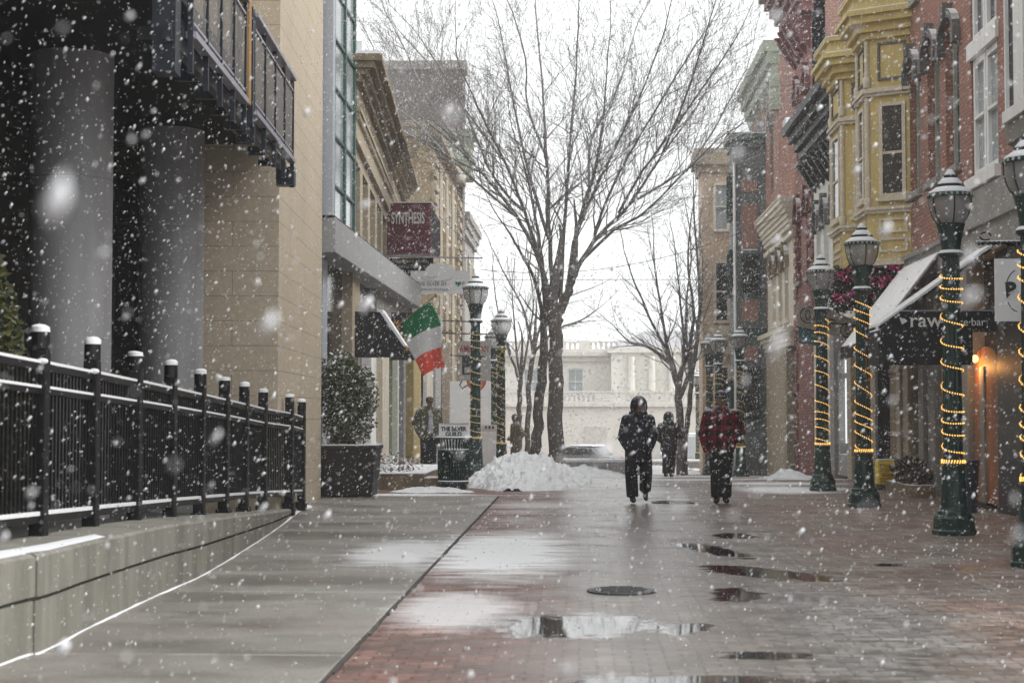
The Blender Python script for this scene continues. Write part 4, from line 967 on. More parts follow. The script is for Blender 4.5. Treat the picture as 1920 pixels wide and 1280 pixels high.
# yellow building with two painted bays
bl = thing('yellow_bay_building', 'mustard yellow building with two projecting painted bay windows', 'building', (XR, 33, 0))
m1 = MB(); wallf(m1, FR, 30.52, 36.2, 4.2, 10.0, [], .2); obj('wall', m1, M['yellow'], bl)
m1 = MB(); m1.box(XR+.36, 30.52, -.1, 14, 36.2, 9.9); obj('body', m1, M['stone_old'], bl)
def bay(y0, y1, out, cant, zb_, zt_):
    pl_ = [(XR, y0), (XR-out, y0+cant), (XR-out, y1-cant), (XR, y1)]
    def grown(e): return [(XR-.001, y0-e*1.1), (XR-out-e, y0+cant-e*.5), (XR-out-e, y1-cant+e*.5), (XR-.001, y1+e*1.1)]
    def pr(mb, e, z0, z1): mb.prism([(x, y, z0) for x, y in grown(e)], (0, 0, z1-z0))
    m1 = MB(); pr(m1, 0, zb_, zt_); by = obj('bay', m1, M['yellow'], bl)
    m1 = MB(); pr(m1, .10, zt_-.28, zt_-.16); pr(m1, .20, zt_-.155, zt_); pr(m1, .34, zt_+.001, zt_+.14); pr(m1, .42, zt_+.141, zt_+.24); pr(m1, .28, zt_+.241, zt_+.5); pr(m1, .36, zt_+.501, zt_+.58); obj('bay_cornice', m1, M['yellow'], by)
    m1 = MB(); pr(m1, .345, zt_+.243, zt_+.275); pr(m1, .37, zt_+.582, zt_+.60); obj('bay_snow', m1, M['snow'], by)
    m1 = MB(); pr(m1, .07, 7.56, 7.62); pr(m1, .11, 7.621, 7.68); pr(m1, .05, 7.681, 7.73); pr(m1, .06, 5.30, 5.36); pr(m1, .10, 5.361, 5.42); pr(m1, .08, zb_-.06, zb_-.001); pr(m1, .12, zb_-.12, zb_-.061); obj('bay_moulding', m1, M['yellow_trim'], by)
    for (x, y) in ((XR-out, y0+cant), (XR-out, y1-cant)):
        m1 = MB(); m1.lathe([(.055, 5.43), (.055, 7.55)], x, y, 10); m1.lathe([(.05, 7.74), (.05, zt_-.29)], x, y, 10)
        m1.lathe([(.075, 5.43), (.085, 5.58), (.06, 5.62)], x, y, 10); m1.lathe([(.075, 7.74), (.085, 7.92), (.06, 7.96)], x, y, 10); obj('colonette', m1, M['yellow_trim'], by, smooth=True)
    P0, P1, P2, P3 = [Vector((x, y, 0)) for x, y in pl_]
    for A_, B_, near in ((P0, P1, True), (P1, P2, False)):
        u = (B_-A_).normalized(); nn = Vector((u.y, -u.x, 0)) if near else Vector((-1, 0, 0))
        if nn.y > 0 and near: nn = -nn
        F = Frame(A_, u, nn); L = (B_-A_).length; a, b_ = (.07, L-.24) if near else (.22, L-.22)
        for z0, z1, g_ in ((5.60, 7.42, True),):
            m1 = MB(); fw = .07
            for q in ((a, a+fw, z0, z1), (b_-fw, b_, z0, z1), (a+fw, b_-fw, z0, z0+fw), (a+fw, b_-fw, z1-fw, z1)): m1.fbox(F, *q, .002, .05)
            m1.fbox(F, a+fw, b_-fw, (z0+z1)/2-.08, (z0+z1)/2-.03, .003, .04); m1.fbox(F, a-.04, b_+.04, z0-.08, z0-.002, .002, .09)
            w = obj('window', m1, M['yellow_trim'], bl)
            m2 = MB(); m2.fbox(F, a+fw-.005, b_-fw+.005, z0+fw-.005, z1-fw+.005, .0025, .015); obj('pane', m2, M['pane'], w)
        for z0, z1 in ((7.86, zt_-.36), (4.55, 4.82), (4.92, 5.2)):
            m1 = MB(); fw = .045; a2, b2 = a-.02, b_+.02
            for q in ((a2, a2+fw, z0, z1), (b2-fw, b2, z0, z1), (a2+fw, b2-fw, z0, z0+fw), (a2+fw, b2-fw, z1-fw, z1)): m1.fbox(F, *q, .002, .035)
            obj('panel_moulding', m1, M['hood'] if z0 > 7 else M['yellow_trim'], bl)
bay(30.52, 32.38, .72, .42, 4.42, 8.95)
bay(33.46, 35.7, .72, .42, 4.42, 8.80)
m1 = MB(); m1.fbox(FR, 30.52, 36.2, 3.5, 4.15, -.3, .1); obj('fascia', m1, M['stone_grey'], bl)
m1 = MB(); m1.fbox(FR, 30.52, 36.2, .0, 3.49, -.32, -.2); obj('shop_window', m1, M['pane_shop'], bl)
for x0, x1, m, dp in ((1698, 1704, 'stone_grey', .05), (1676, 1690, 'stone_old', .08), (1690, 1697, 'stone_tan', .1), (1636, 1650, 'stone_tan', .06), (1650, 1655, 'charcoal', .1), (1609, 1617, 'stone_grey', .05)):
    a, b_ = pyr(x1), pyr(x0); m1 = MB(); m1.fbox(FR, a, b_, 0, 3.49, -.25, dp)
    if m in ('stone_old', 'stone_tan'):
        for z in np.arange(.4, 3.3, .62): m1.fbox(FR, a-.03, b_+.03, z, z+.08, -.2, dp+.03)
    obj('pilaster', m1, M[m], bl, bevel=.01)
a, b_ = pyr(1656), pyr(1609); m1 = MB(); m1.fbox(FR, a, b_, 0, .55, -.2, .0); obj('bulkhead', m1, M['stone_old'], bl)
cornice(bl, FR, 30.6, 36.1, 9.5, 10.05, .35, 'yellow', 3)

# off-white house with black bracketed cornice
bl = thing('black_cornice_house', 'off white house with a deep black cornice and dark hooded windows', 'building', (XR, 39.5, 0))
wn = [(37.1, 38.0), (38.8, 39.7), (40.4, 41.2), (41.8, 42.5)]
m1 = MB(); wallf(m1, FR, 36.24, 42.95, 3.7, 8.3, [(a, b_, 4.6, 6.5) for a, b_ in wn], .2); obj('wall', m1, M['white_wall'], bl)
m1 = MB(); m1.box(XR+.36, 36.24, -.5, 14, 42.95, 8.9); obj('body', m1, M['charcoal'], bl)
for a, b_ in wn: window(bl, FR, a, b_, 4.6, 6.5, .18, .09, 'white_paint', 'pane', True, sill='hood', arch=(.35, 'hood'))
cornice(bl, FR, 36.3, 42.9, 8.02, 9.1, .82, 'black_cornice', 5, brackets=9)
m1 = MB(); m1.fbox(FR, 36.2, 43.0, 9.103, 9.14, -.5, .78); m1.fbox(FR, 42.4, 43.05, 9.14, 9.3, -.2, .8); obj('cornice_snow', m1, M['snow'], bl)
m1 = MB(); m1.fbox(FR, 36.3, 42.9, 7.85, 8.015, -.02, .10); obj('frieze_moulding', m1, M['hood'], bl)
m1 = MB(); m1.fbox(FR, 36.24, 42.95, -.3, 3.69, -.33, -.2); obj('shop_window', m1, M['pane_shop'], bl)
for x0, x1, m, dp in ((1530, 1538, 'cream', .05), (1552, 1560, 'white_paint', .1), (1563, 1570, 'stone_grey', .08), (1596, 1604, 'stone_tan', .1)):
    a, b_ = pyr(x1), pyr(x0); m1 = MB(); m1.fbox(FR, a, b_, -.3, 3.6, -.25, dp); obj('pilaster', m1, M[m], bl, bevel=.01)
a, b_ = pyr(1594), pyr(1577); m1 = MB(); m1.fbox(FR, a, b_, .75, 2.75, -.17, -.1); obj('lit_window', m1, M['bright_window'], bl)
m1 = MB(); m1.fbox(FR, a-.1, a, .5, 2.9, -.2, .05); m1.fbox(FR, b_, b_+.1, .5, 2.9, -.2, .05); m1.fbox(FR, a, b_, 2.3, 2.42, -.12, .0); m1.fbox(FR, a-.1, b_+.1, .0, .5, -.2, .06); obj('window_surround', m1, M['stone_grey'], bl)

# tall deep red brick building
bl = thing('tall_red_brick_building', 'tall deep red brick building with heavy oxblood cornice at the top', 'building', (XR, 45, 0))
wn = [(43.6, 44.4), (45.4, 46.2)]
ops = [(a, b_, z, z+2.0) for a, b_ in wn for z in (5.2, 8.6)]
m1 = MB(); wallf(m1, FR, 43.0, 46.68, -.6, 13.2, ops, .2); obj('wall', m1, M['brick_dark'], bl)
m1 = MB(); m1.box(XR+.001, 43.0, 9.0, 14, 43.02, 12.9); obj('side_wall', m1, M['brick_pink'], bl)
m1 = MB(); m1.box(XR+.36, 43.03, -.6, 14, 46.68, 13); obj('body', m1, M['brick_dark'], bl)
for a, b_ in wn:
    for z in (5.2, 8.6): window(bl, FR, a, b_, z, z+2, .17, .08, 'maroon_trim', 'pane', True, sill='stone_grey', arch=(.3, 'red_trim'))
cornice(bl, FR, 43.05, 46.6, 12.3, 13.7, 1.0, 'maroon_trim', 6, brackets=5)
m1 = MB()
for j in range(18): m1.fbox(FR, 43.0, 43.5+.2*(j % 2), -.2+j*.45, -.2+j*.45+.3, .002, .06)
obj('quoins', m1, M['brick_dark'], bl); m1 = MB()
for j in range(18): m1.fbox(FR, 46.3-.2*(j % 2), 46.68, -.2+j*.45, .1+j*.45, .002, .06)
obj('quoins', m1, M['brick_dark'], bl)
m1 = MB(); m1.box(6.9, 42.98, 9.3, 7.5, 42.999, 11.4); m1.box(8.2, 42.95, 9.3, 8.5, 42.999, 12.5); obj('red_pilaster', m1, M['red_trim'], bl)
Fs = face_cam(43.0)
for x in (7.6, 9.1, 10.5): window(bl, Fs, x, x+.6, 9.8, 11.6, -.06, .07, 'maroon_trim', 'pane', True, arch=(.2, 'red_trim'))

# cream stone temple fronted shop
bl = thing('cream_stone_front', 'narrow cream stone front with stacked classical mouldings', 'building', (XR, 50, 0))
m1 = MB(); wallf(m1, FR, 46.7, 53.5, 3.6, 7.7, [(48.2, 49.1, 4.3, 6.1), (49.7, 50.6, 4.3, 6.1), (51.3, 52.2, 4.3, 6.1)], .2); obj('wall', m1, M['cream'], bl)
m1 = MB(); m1.box(XR+.36, 46.7, -1, 14, 53.5, 7.6); obj('body', m1, M['cream'], bl)
for a, b_ in ((48.2, 49.1), (49.7, 50.6), (51.3, 52.2)): window(bl, FR, a, b_, 4.3, 6.1, .17, .08, 'cream', 'pane', False, cols=2, sill='cream', arch=(.35, 'stone_old'))
cornice(bl, FR, 46.8, 53.4, 6.9, 7.75, .42, 'cream', 6)
m1 = MB(); m1.fbox(FR, 46.7, 53.5, 6.62, 6.75, 0, .14); m1.fbox(FR, 46.7, 53.5, 7.752, 7.8, -.4, .45); obj('string_course', m1, M['cream'], bl)
cornice(bl, FR, 46.8, 53.4, 3.45, 4.0, .35, 'cream', 4, name='shop_cornice')
m1 = MB(); m1.fbox(FR, 48.6, 53.4, -1, 3.44, -.2, .08); m1.fbox(FR, 47.95, 48.2, -1, 3.44, -.2, .12); obj('pier', m1, M['stone_tan'], bl)
m1 = MB(); m1.fbox(FR, 46.8, 47.94, -.6, 3.0, -.3, -.1); obj('door', m1, M['pane_shop'], bl)

# brick building with sage cornice
bl = thing('sage_cornice_building', 'faded brick building with a pale sage green bracketed cornice', 'building', (XR, 53, -.7))
m1 = MB(); wallf(m1, FR, 50.3, 58.6, 7.82, 12.6, [(51.6, 52.5, 8.6, 11), (54.2, 55.1, 8.6, 11)], .2); obj('wall', m1, M['brick_pink'], bl)
m1 = MB(); m1.box(XR+.01, 50.29, 7.82, 14, 50.5, 13.0); m1.box(XR+.36, 50.51, 7.81, 14, 58.5, 12.95); obj('side_wall', m1, M['brick_pink'], bl)
m1 = MB(); m1.box(XR+.002, 58.55, -1, 14, 61.4, 9); m1.box(XR+.002, 53.8, -1, 14, 58.54, 7.8); obj('lower_wall', m1, M['brick_pink'], bl)
for a, b_ in ((51.6, 52.5), (54.2, 55.1)): window(bl, FR, a, b_, 8.6, 11, .17, .1, 'green_trim', 'pane', True, arch=(.3, 'stone_grey'))
cornice(bl, FR, 50.35, 58.5, 12.1, 13.2, .48, 'green_trim', 3, brackets=4)
m1 = MB(); m1.fbox(FR, 50.25, 50.6, 11.0, 12.09, -.05, .26); obj('console', m1, M['green_trim'], bl)
m1 = MB(); m1.box(XR+.1, 50.25, 13.21, 14, 58.6, 13.27); obj('coping', m1, M['snow'], bl)

# dark green bay-fronted tower
bl = thing('dark_green_bay_front', 'dark slate green projecting bay front with pinkish panels', 'building', (5.8, 54, -.7))
m1 = MB(); m1.box(5.22, 53.95, -1.2, XR-.004, 55.4, 10.4); obj('wall', m1, M['green_dark'], bl)
Fg = face_cam(53.95)
for z0, z1, m in ((8.9, 9.3, 'brick_pink'), (7.0, 8.5, 'brick_pink'), (4.55, 5.25, 'brick_pink'), (3.2, 3.7, 'brick_pink')):
    m1 = MB(); m1.fbox(Fg, 5.5, 6.02, z0, z1, -.01, .03); obj('panel', m1, M[m], bl)
for z0, z1 in ((5.4, 6.8), (1.2, 3.0)): window(bl, Fg, 5.45, 6.1, z0, z1, -.055, .06, 'green_bay', 'pane', True)
m1 = MB(); m1.box(5.14, 53.85, 10.4, XR-.004, 55.5, 10.62); m1.box(5.04, 53.72, 10.62, XR-.006, 55.55, 10.85); m1.box(5.18, 53.9, 4.0, XR-.006, 55.45, 4.3); obj('cornice', m1, M['green_bay'], bl)
m1 = MB(); m1.box(5.03, 53.71, 10.851, XR-.006, 55.55, 10.9); m1.box(5.5, 53.93, 6.93, 6.02, 53.95, 6.97); obj('cornice_snow', m1, M['snow'], bl)
m1 = MB(); m1.tube([(5.25, 53.9, -.8), (5.25, 53.9, 9.9)], .045, 8); obj('downpipe', m1, M['white_paint'], bl)
for y in (54.25,):
    for z in (1.0, 5.4, 8.0): window(bl, face_right(5.22), y, y+.9, z, z+1.6, -.05, .07, 'green_bay', 'pane', True)

# orange brick building with cream trim
bl = thing('orange_brick_building', 'orange tan brick building with cream trimmed windows at the far corner', 'building', (6, 62, -1))
XO = pt(1317, 600, Y=61.5).x
m1 = MB(); m1.box(XO, 61.5, -1.5, 12, 63.3, 11.3); obj('wall', m1, M['brick_orange'], bl)
Fo = face_cam(61.5)
for z0, z1 in ((8.4, 10.3), (4.9, 7.3), (.8, 3.3)): window(bl, Fo, XO+.42, XO+1.05, z0, z1, -.06, .11, 'cream', 'pane' if z0 < 8 else 'pane_sky', True)
m1 = MB(); m1.box(XO-.1, 61.35, 10.7, 12, 63.4, 11.0); m1.box(XO-.28, 61.2, 11.0, 12, 63.5, 11.6); obj('cornice', m1, M['stone_tan'], bl)
m1 = MB(); m1.box(XO-.08, 61.3, 3.7, XO+1.6, 61.5, 4.0); obj('balcony_trim', m1, M['cream'], bl)
m1 = MB()
for k in range(9): m1.box(XO+.05+k*.15, 61.25, 4.001, XO+.14+k*.15, 61.45, 4.25)
m1.box(XO+.03, 61.2, 4.251, XO+1.4, 61.48, 4.33); obj('balustrade', m1, M['cream'], bl)
m1 = MB(); m1.box(XO+.35, 61.44, 4.45, XO+1.1, 61.499, 4.8); obj('panel', m1, M['cream'], bl)

# pale courthouse across the end of the street
bl = thing('pale_courthouse', 'pale limestone classical building closing the end of the street in haze', 'building', (0, 130, -2))
Fc = face_cam(130)
ops = [(x, x+1.3, 2.9, 5.0) for x in np.arange(-22.5, 22, 3.6)]+[(x+.1, x+1.1, -1.2, .9) for x in np.arange(-22.5, 22, 3.6)]
m1 = MB(); wallf(m1, Fc, -24, 24, -3, 6.0, ops, .35, .6); obj('wall', m1, M['courthouse'], bl)
m1 = MB(); m1.box(-24, 130.7, -3, 24, 150, 6.6); obj('body', m1, M['courthouse'], bl)
for o in ops: window(bl, Fc, o[0], o[1], o[2], o[3], .3, .1, 'white_paint', 'pane_sky', True, cols=2)
m1 = MB(); m1.fbox(Fc, -24.2, 24.2, 6.0, 6.35, -.5, .7); m1.fbox(Fc, -24.1, 24.1, 5.6, 5.98, -.2, .35); obj('cornice', m1, M['courthouse_dk'], bl)
m1 = MB(); m1.fbox(Fc, -24, 24, 6.36, 6.5, -.3, .1); m1.fbox(Fc, -24, 24, 7.1, 7.25, -.3, .1)
for x in np.arange(-23.9, 23.9, .42): m1.fbox(Fc, x, x+.2, 6.5, 7.1, -.2, .02)
for x in np.arange(-24, 24, 4.8): m1.fbox(Fc, x, x+.9, 6.501, 7.3, -.32, .12)
obj('roof_balustrade', m1, M['courthouse'], bl)
m1 = MB(); m1.box(2.6, 127.5, -3, 13, 130.0, 6.2); m1.box(2.3, 127.2, 6.2, 13.3, 130.2, 6.55); obj('pavilion', m1, M['courthouse'], bl)
m1 = MB(); m1.add([(2.4, 127.3, 6.56), (13.2, 127.3, 6.56), (13.2, 140, 6.56), (2.4, 140, 6.56), (5.4, 131, 8.1), (10.4, 131, 8.1), (10.4, 138, 8.1), (5.4, 138, 8.1)], [(0, 1, 5, 4), (1, 2, 6, 5), (2, 3, 7, 6), (3, 0, 4, 7), (4, 5, 6, 7)]); obj('roof', m1, M['lead_roof'], bl)
m1 = MB()
for x in np.arange(4.2, 12, 1.6): m1.lathe([(.3, 2.9), (.26, 5.9)], x, 127.2, 10)
obj('pilaster', m1, M['courthouse'], bl)
m1 = MB(); m1.box(-24, 122, -3, 24, 127, 1.9); m1.box(-24.1, 121.8, 1.9, 24.1, 127, 2.2); obj('terrace_wall', m1, M['courthouse'], bl)
m1 = MB(); m1.box(-24, 121.9, 2.2, 24, 122.3, 2.32); m1.box(-24, 121.85, 2.95, 24, 122.35, 3.1)
for x in np.arange(-24, 24, 4.2): m1.box(x, 121.88, 2.33, x+1.5, 122.32, 2.94)
obj('terrace_balustrade', m1, M['courthouse'], bl)
m1 = MB()
for x in np.arange(-24, 24, .36): m1.box(x, 122.02, 2.34, x+.17, 122.2, 2.93)
obj('balusters', m1, M['letter_white'], bl)
m1 = MB()
for x in (-9.5, -4.5, .5, 5.5, 10.5): m1.box(x, 121.9, -2, x+1.6, 121.99, .4)
obj('basement_panel', m1, M['courthouse_dk'], bl)

# ------------------------------------------------------------------ awnings, signs, flowers on the right
aw = thing('white_awning', 'large white sloping canvas awning on the red brick building', 'awning', (XR, 29, 3))
y0, y1 = 27.6, 30.7; A_ = (XR, 4.42); B_ = (5.0, 2.74)
m1 = MB(); m1.prism([(A_[0], y0, A_[1]), (B_[0], y0, B_[1]), (B_[0], y0, B_[1]-.03), (A_[0], y0, A_[1]-.03)], (0, y1-y0, 0)); obj('canvas', m1, M['canvas_white'], aw)
m1 = MB(); m1.box(4.985, y0, 2.50, 5.0, y1, 2.735); m1.prism([(5.0, y1-.004, 2.50), (5.0, y1-.004, 2.72), (XR, y1-.004, 4.38), (XR, y1-.004, 2.9)], (0, .004, 0)); obj('valance', m1, M['canvas_black'], aw)
m1 = MB()
for y in (y0+.02, (y0+y1)/2, y1-.04): m1.tube([(A_[0], y, A_[1]-.05), (B_[0]+.02, y, B_[1]-.05)], .015, 5); m1.tube([(XR, y, 2.9), (5.02, y, 2.7)], .015, 5)
obj('awning_frame', m1, M['rail_steel'], aw)
aw = thing('juice_bar_awning', 'black awning lettered raw juice bar with a snowy top edge', 'awning', (XR, 24.5, 3))
ya, yb = 24.0, 24.9; lo = pt(1650, 611, Y=ya); hi = pt(1860, 463, Y=ya); ed = pt(1872, 600, Y=ya)
m1 = MB(); m1.prism([(lo.x, ya, lo.z), (hi.x, ya, hi.z), (hi.x, ya, hi.z-.04), (lo.x, ya, lo.z-.04)], (0, yb-ya, 0)); obj('canvas', m1, M['canvas_black'], aw)
m1 = MB(); m1.prism([(lo.x-.01, ya-.01, lo.z+.003), (hi.x, ya-.01, hi.z+.003), (hi.x, ya-.01, hi.z+.05), (lo.x, ya-.01, lo.z+.045)], (0, yb-ya, 0)); obj('awning_snow', m1, M['snow'], aw)
e2 = pt(1824, 622, Y=ya); zt = pt(1700, 584, Y=ya).z; zb_ = pt(1700, 684, Y=ya).z
m1 = MB(); m1.prism([(lo.x+.02, ya+.01, lo.z-.05), (lo.x-.02, ya+.01, zb_), (e2.x, ya+.01, zb_), (e2.x, ya+.01, e2.z), (ed.x, ya+.01, e2.z), (ed.x, ya+.01, zt), (lo.x+.28, ya+.01, zt)], (0, .03, 0))
m1.box(lo.x-.02, ya+.041, zb_, lo.x, yb, lo.z-.06); obj('valance', m1, M['canvas_black'], aw)
m1 = MB(); m1.tube([(lo.x+.28, ya, zt+.01), (ed.x, ya, zt+.01)], .012, 6); obj('edge_tube', m1, M['rail_steel'], aw)
text('lettering', 'raw', (pt(1736, 600, Y=ya).x, ya+.004, pt(1736, 601, Y=ya).z), .30, M['letter_white'], aw, xs=1.05, bold=.002)
text('lettering', 'juice·bar', (pt(1813, 604, Y=ya).x, ya+.004, pt(1813, 604, Y=ya).z), .165, M['letter_white'], aw, xs=.95)
q = pt(1694, 602, Y=ya); m1 = MB(); m1.prism([(q.x-.06, ya+.001, q.z+.05), (q.x-.02, ya+.001, q.z-.05), (q.x+.06, ya+.001, q.z), (q.x+.02, ya+.001, q.z+.04)], (0, .006, 0)); obj('emblem', m1, M['letter_white'], aw)

sg = thing('letter_b_sign', 'white hanging board with a bold black letter B', 'sign', tuple(pt(1890, 540, Y=20.5)))
a, b_ = pt(1865, 485, Y=20.5), pt(1918, 602, Y=20.5)
m1 = MB(); m1.box(a.x, 20.5, b_.z, b_.x+.12, 20.53, a.z); obj('board', m1, M['sign_white'], sg)
q = pt(1896, 545, Y=20.5); text('lettering', 'B', (q.x, 20.494, q.z), .27, M['letter_black'], sg, bold=.012, rot=(PI/2, rad(-4), 0))
m1 = MB(); m1.tube([(q.x+.1-.17*math.cos(t), 20.495, q.z+.27*math.sin(t)) for t in [rad(d) for d in range(-80, -25, 8)]], .006, 4); m1.tube([(q.x+.1-.17*math.cos(t), 20.495, q.z+.27*math.sin(t)) for t in [rad(d) for d in range(25, 81, 8)]], .006, 4); obj('ring', m1, M['letter_black'], sg)
m1 = MB(); m1.tube([((a.x+b_.x)/2, 20.51, a.z-.06), ((a.x+b_.x)/2, 20.51, a.z+.22)], .009, 5); obj('hanger', m1, M['wire'], sg)
sb = thing('twisted_iron_bracket', 'twisted wrought iron bracket holding the white B sign', 'bracket', tuple(pt(1870, 456, Y=20.5)))
a, b_ = pt(1830, 456, Y=20.5), pt(1960, 456, Y=20.5); m1 = MB()
for ph in (0, PI): m1.tube([(a.x+(b_.x-a.x)*k/40, 20.5+.016*math.cos(k*1.1+ph), a.z+.016*math.sin(k*1.1+ph)) for k in range(41)], .014, 5)
m1.tube([(a.x+.12+.07*math.cos(k*.5), 20.5, a.z+.09+.05*math.sin(k*.5)) for k in range(12)], .012, 5); obj('bar', m1, M['black_metal'], sb)
m1 = MB(); m1.tube([(a.x, 20.5, a.z+.02), (a.x+.4, 20.5, a.z+.025), (b_.x, 20.5, a.z+.03)], .012, 5); obj('bar_snow', m1, M['snow'], sb)

sg = thing('weathered_art_sign', 'weathered tan shop sign with carved round letters', 'sign', (5.4, 34, 3.1))
YW = 35.2; cs = [pt(1494, 569, Y=YW), pt(1550, 577, Y=YW), pt(1606, 602, Y=YW), pt(1606, 640, Y=YW), pt(1550, 625, Y=YW), pt(1494, 609, Y=YW)]
m1 = MB(); m1.prism([tuple(c) for c in cs], (0, .06, 0)); obj('board', m1, M['sign_tan'], sg)
m1 = MB()
for x, y, r in ((1515, 590, .165), (1588, 619, .14)):
    c = pt(x, y, Y=YW-.01); m1.tube([(c.x+r*math.cos(t), YW-.008, c.z+r*1.05*math.sin(t)) for t in [2*PI*k/22 for k in range(23)]], .012, 4, False)
    m1.tube([(c.x+r*.3*math.cos(t), YW-.008, c.z+r*.65*math.sin(t)) for t in [2*PI*k/14 for k in range(15)]], .011, 4, False)
for pth in (((1556, 596), (1556, 616)), ((1556, 598), (1566, 600), (1566, 607), (1557, 608)), ((1540, 592), (1540, 612), (1550, 614)), ((1535, 603), (1606, 610))):
    m1.tube([tuple(pt(x, y, Y=YW-.01)) for x, y in pth], .011, 4)
obj('carved_letters', m1, M['letter_black'], sg)
m1 = MB(); e = pt(1500, 640, Y=YW+.2); m1.prism([tuple(pt(x, y, Y=YW+.1)) for x, y in ((1497, 612), (1545, 622), (1542, 650), (1498, 643))], (0, .02, 0)); w = obj('teal_banner', m1, M['teal_cloth']); tag(w, 'teal cloth banner hanging under the weathered tan sign', 'banner')
# magenta flowers and dark garland over the shop front
gd = thing('flower_garland', 'dark hanging garland with magenta flowers below the yellow bays', 'garland', tuple(pt(1620, 540, Y=31.5)))
m1 = MB(); m2 = MB()
for x, y, Y, r in ((1570, 525, 34.2, .42), (1590, 560, 33.4, .42), (1605, 520, 32.6, .4), (1640, 515, 31.6, .40), (1660, 530, 31.2, .38), (1625, 555, 32.0, .4), (1690, 505, 30.9, .25)):
    c = pt(x, y, Y=Y); leaf_cloud(m1, c, (r, r*.8, r*.75), 700, .10, 0, 0, int(x), 1)
    leaf_cloud(m2, c+Vector((-.06, -.12, .02)), (r*.85, r*.75, r*.32), 150, .10, 0, .2, int(x)+1, 1)
obj('foliage', m1, M['garland'], gd); obj('flowers', m2, M['magenta'], gd)
# yellow newspaper box
nb = thing('yellow_news_box', 'small yellow news box against the stone shopfront', 'news box', (0, 0, 0))
m1 = MB(); m1.box(-.17, -.15, .10, .17, .15, .56); obj('cabinet', m1, M['yellow_box'], nb, bevel=.025)
m1 = MB(); m1.box(-.13, -.165, .36, .13, -.152, .50); m1.box(-.10, -.18, .27, .10, -.152, .33); m1.box(-.13, -.16, .14, .13, -.152, .24); obj('door', m1, mat('deep_yellow', (.45, .30, .01), .5), nb, bevel=.008)
m1 = MB(); m1.box(-.15, -.12, 0, .15, .12, .098); obj('plinth', m1, M['charcoal'], nb)
m1 = MB(); m1.box(-.155, -.14, .563, .155, .14, .59); obj('top_snow', m1, M['snow'], nb, bevel=.02)
q = pt(1660, 897, Y=31.3); nb.location = (q.x, 31.3, 0)
# low dark planter by the juice bar
pl = thing('shrub_bed', 'bed of dark bare shrubs below the boarded shop window', 'planter', (5.9, 29.3, 0))
m1 = MB(); m1.box(5.75, 28.2, 0, XR-.1, 30.4, .22); obj('bed_edge', m1, M['stone_old'], pl)
m1 = MB(); leaf_cloud(m1, (6.0, 29.3, .42), (.3, 1.05, .28), 1500, .08, 0, 0, 4); obj('shrubs', m1, [M['dryplant'], M['garland']], pl)
# blue-grey dark bin by the door
m1 = MB(); m1.lathe([(.2, 0), (.24, .75), (.25, .78), (.1, .8)], 5.75, 24.3, 16); tag(obj('door_urn', m1, mat('slate_blue_urn', (.05, .055, .075), .5)), 'slate blue tapered urn by the orange lit doorway', 'urn')
# ------------------------------------------------------------------ bare trees
def spline(pts, n=5):
    return smooth_path(pts, n)
class Tree:
    def __init__(s, seed, rmin=.0034): s.r = random.Random(seed); s.t = MB(); s.b = MB(); s.rmin = rmin
    def branch(s, p, d, L, r, lvl, maxl, up=.25, seg=.32):
        """one slender tapering shoot reaching up and out, with its side shoots"""
        rr = s.r; n = max(3, int(L/seg)); pts = [p]; rs = [r]; d = d.normalized()
        kids = []
        for i in range(n):
            w = Vector((rr.gauss(0, 1), rr.gauss(0, 1), rr.gauss(0, .7)))*.135
            d = (d+w+Vector((0, 0, up*.22))).normalized()
            p = p+d*(L/n); pts.append(p); q = r*(1-.8*(i+1)/n); rs.append(max(s.rmin, q))
            if lvl < maxl and i >= (0 if lvl else 1): kids.append((p.copy(), d.copy(), max(s.rmin, q), 1-(i+1)/n))
        s.b.tube(pts, rs, 5 if r > .03 else (4 if r > .012 else 3), False)
        for kp, kd, kr, f in kids:
            if rr.random() < .10: continue
            ax = kd.orthogonal(); ax.rotate(Matrix.Rotation(rr.uniform(0, 6.28), 3, kd)); a = rad(rr.uniform(16, 40))
            nd = kd.copy(); nd.rotate(Matrix.Rotation(a, 3, ax))
            s.branch(kp, nd, L*rr.uniform(.42, .70)*(.5+.6*f), kr*rr.uniform(.5, .75), lvl+1, maxl, up, seg*.85)
    def limb(s, pts, r0, r1, maxl, start=.35, gap=.55, length=(1.2, 2.6), up=.25, trunk=False, n=8):
        pts = spline(pts, 5); m = len(pts)
        rs = [r0+(r1-r0)*(i/(m-1))**.8 for i in range(m)]
        (s.t if trunk else s.b).tube([p+Vector((s.r.gauss(0, 1), s.r.gauss(0, 1), 0))*min(.02, rs[i]*.25) for i, p in enumerate(pts)], rs, n)
        acc = 0
        for i in range(1, m):
            f = i/(m-1); acc += (pts[i]-pts[i-1]).length
            if f < start or acc < gap*s.r.uniform(.6, 1.2): continue
            acc = 0; d = (pts[i]-pts[i-1]).normalized()
            for _ in range(2 if s.r.random() < .6 else 1):
                ax = d.orthogonal(); ax.rotate(Matrix.Rotation(s.r.uniform(0, 6.28), 3, d)); nd = d.copy(); nd.rotate(Matrix.Rotation(rad(s.r.uniform(22, 50)), 3, ax))
                s.branch(pts[i], nd, s.r.uniform(*length)*(1.1-.45*f), max(s.rmin, rs[i]*s.r.uniform(.3, .5)), 1, maxl, up)
        s.branch(pts[-1], (pts[-1]-pts[-2]), length[1]*.75, r1, 1, maxl, up)
        return pts
def px_path(lst, Y, spread=0., rnd=None):
    """pixel outline of a limb -> points that also lean towards or away from the viewer"""
    k = (rnd.uniform(-1, 1) if rnd else 0)*spread; out = []
    for i, (x, y) in enumerate(lst):
        yy = Y+k*(i/(len(lst)-1))**1.2; out.append(tuple(pt(x, y, Y=yy)))
    return out
YT = 41.0
T = Tree(3)
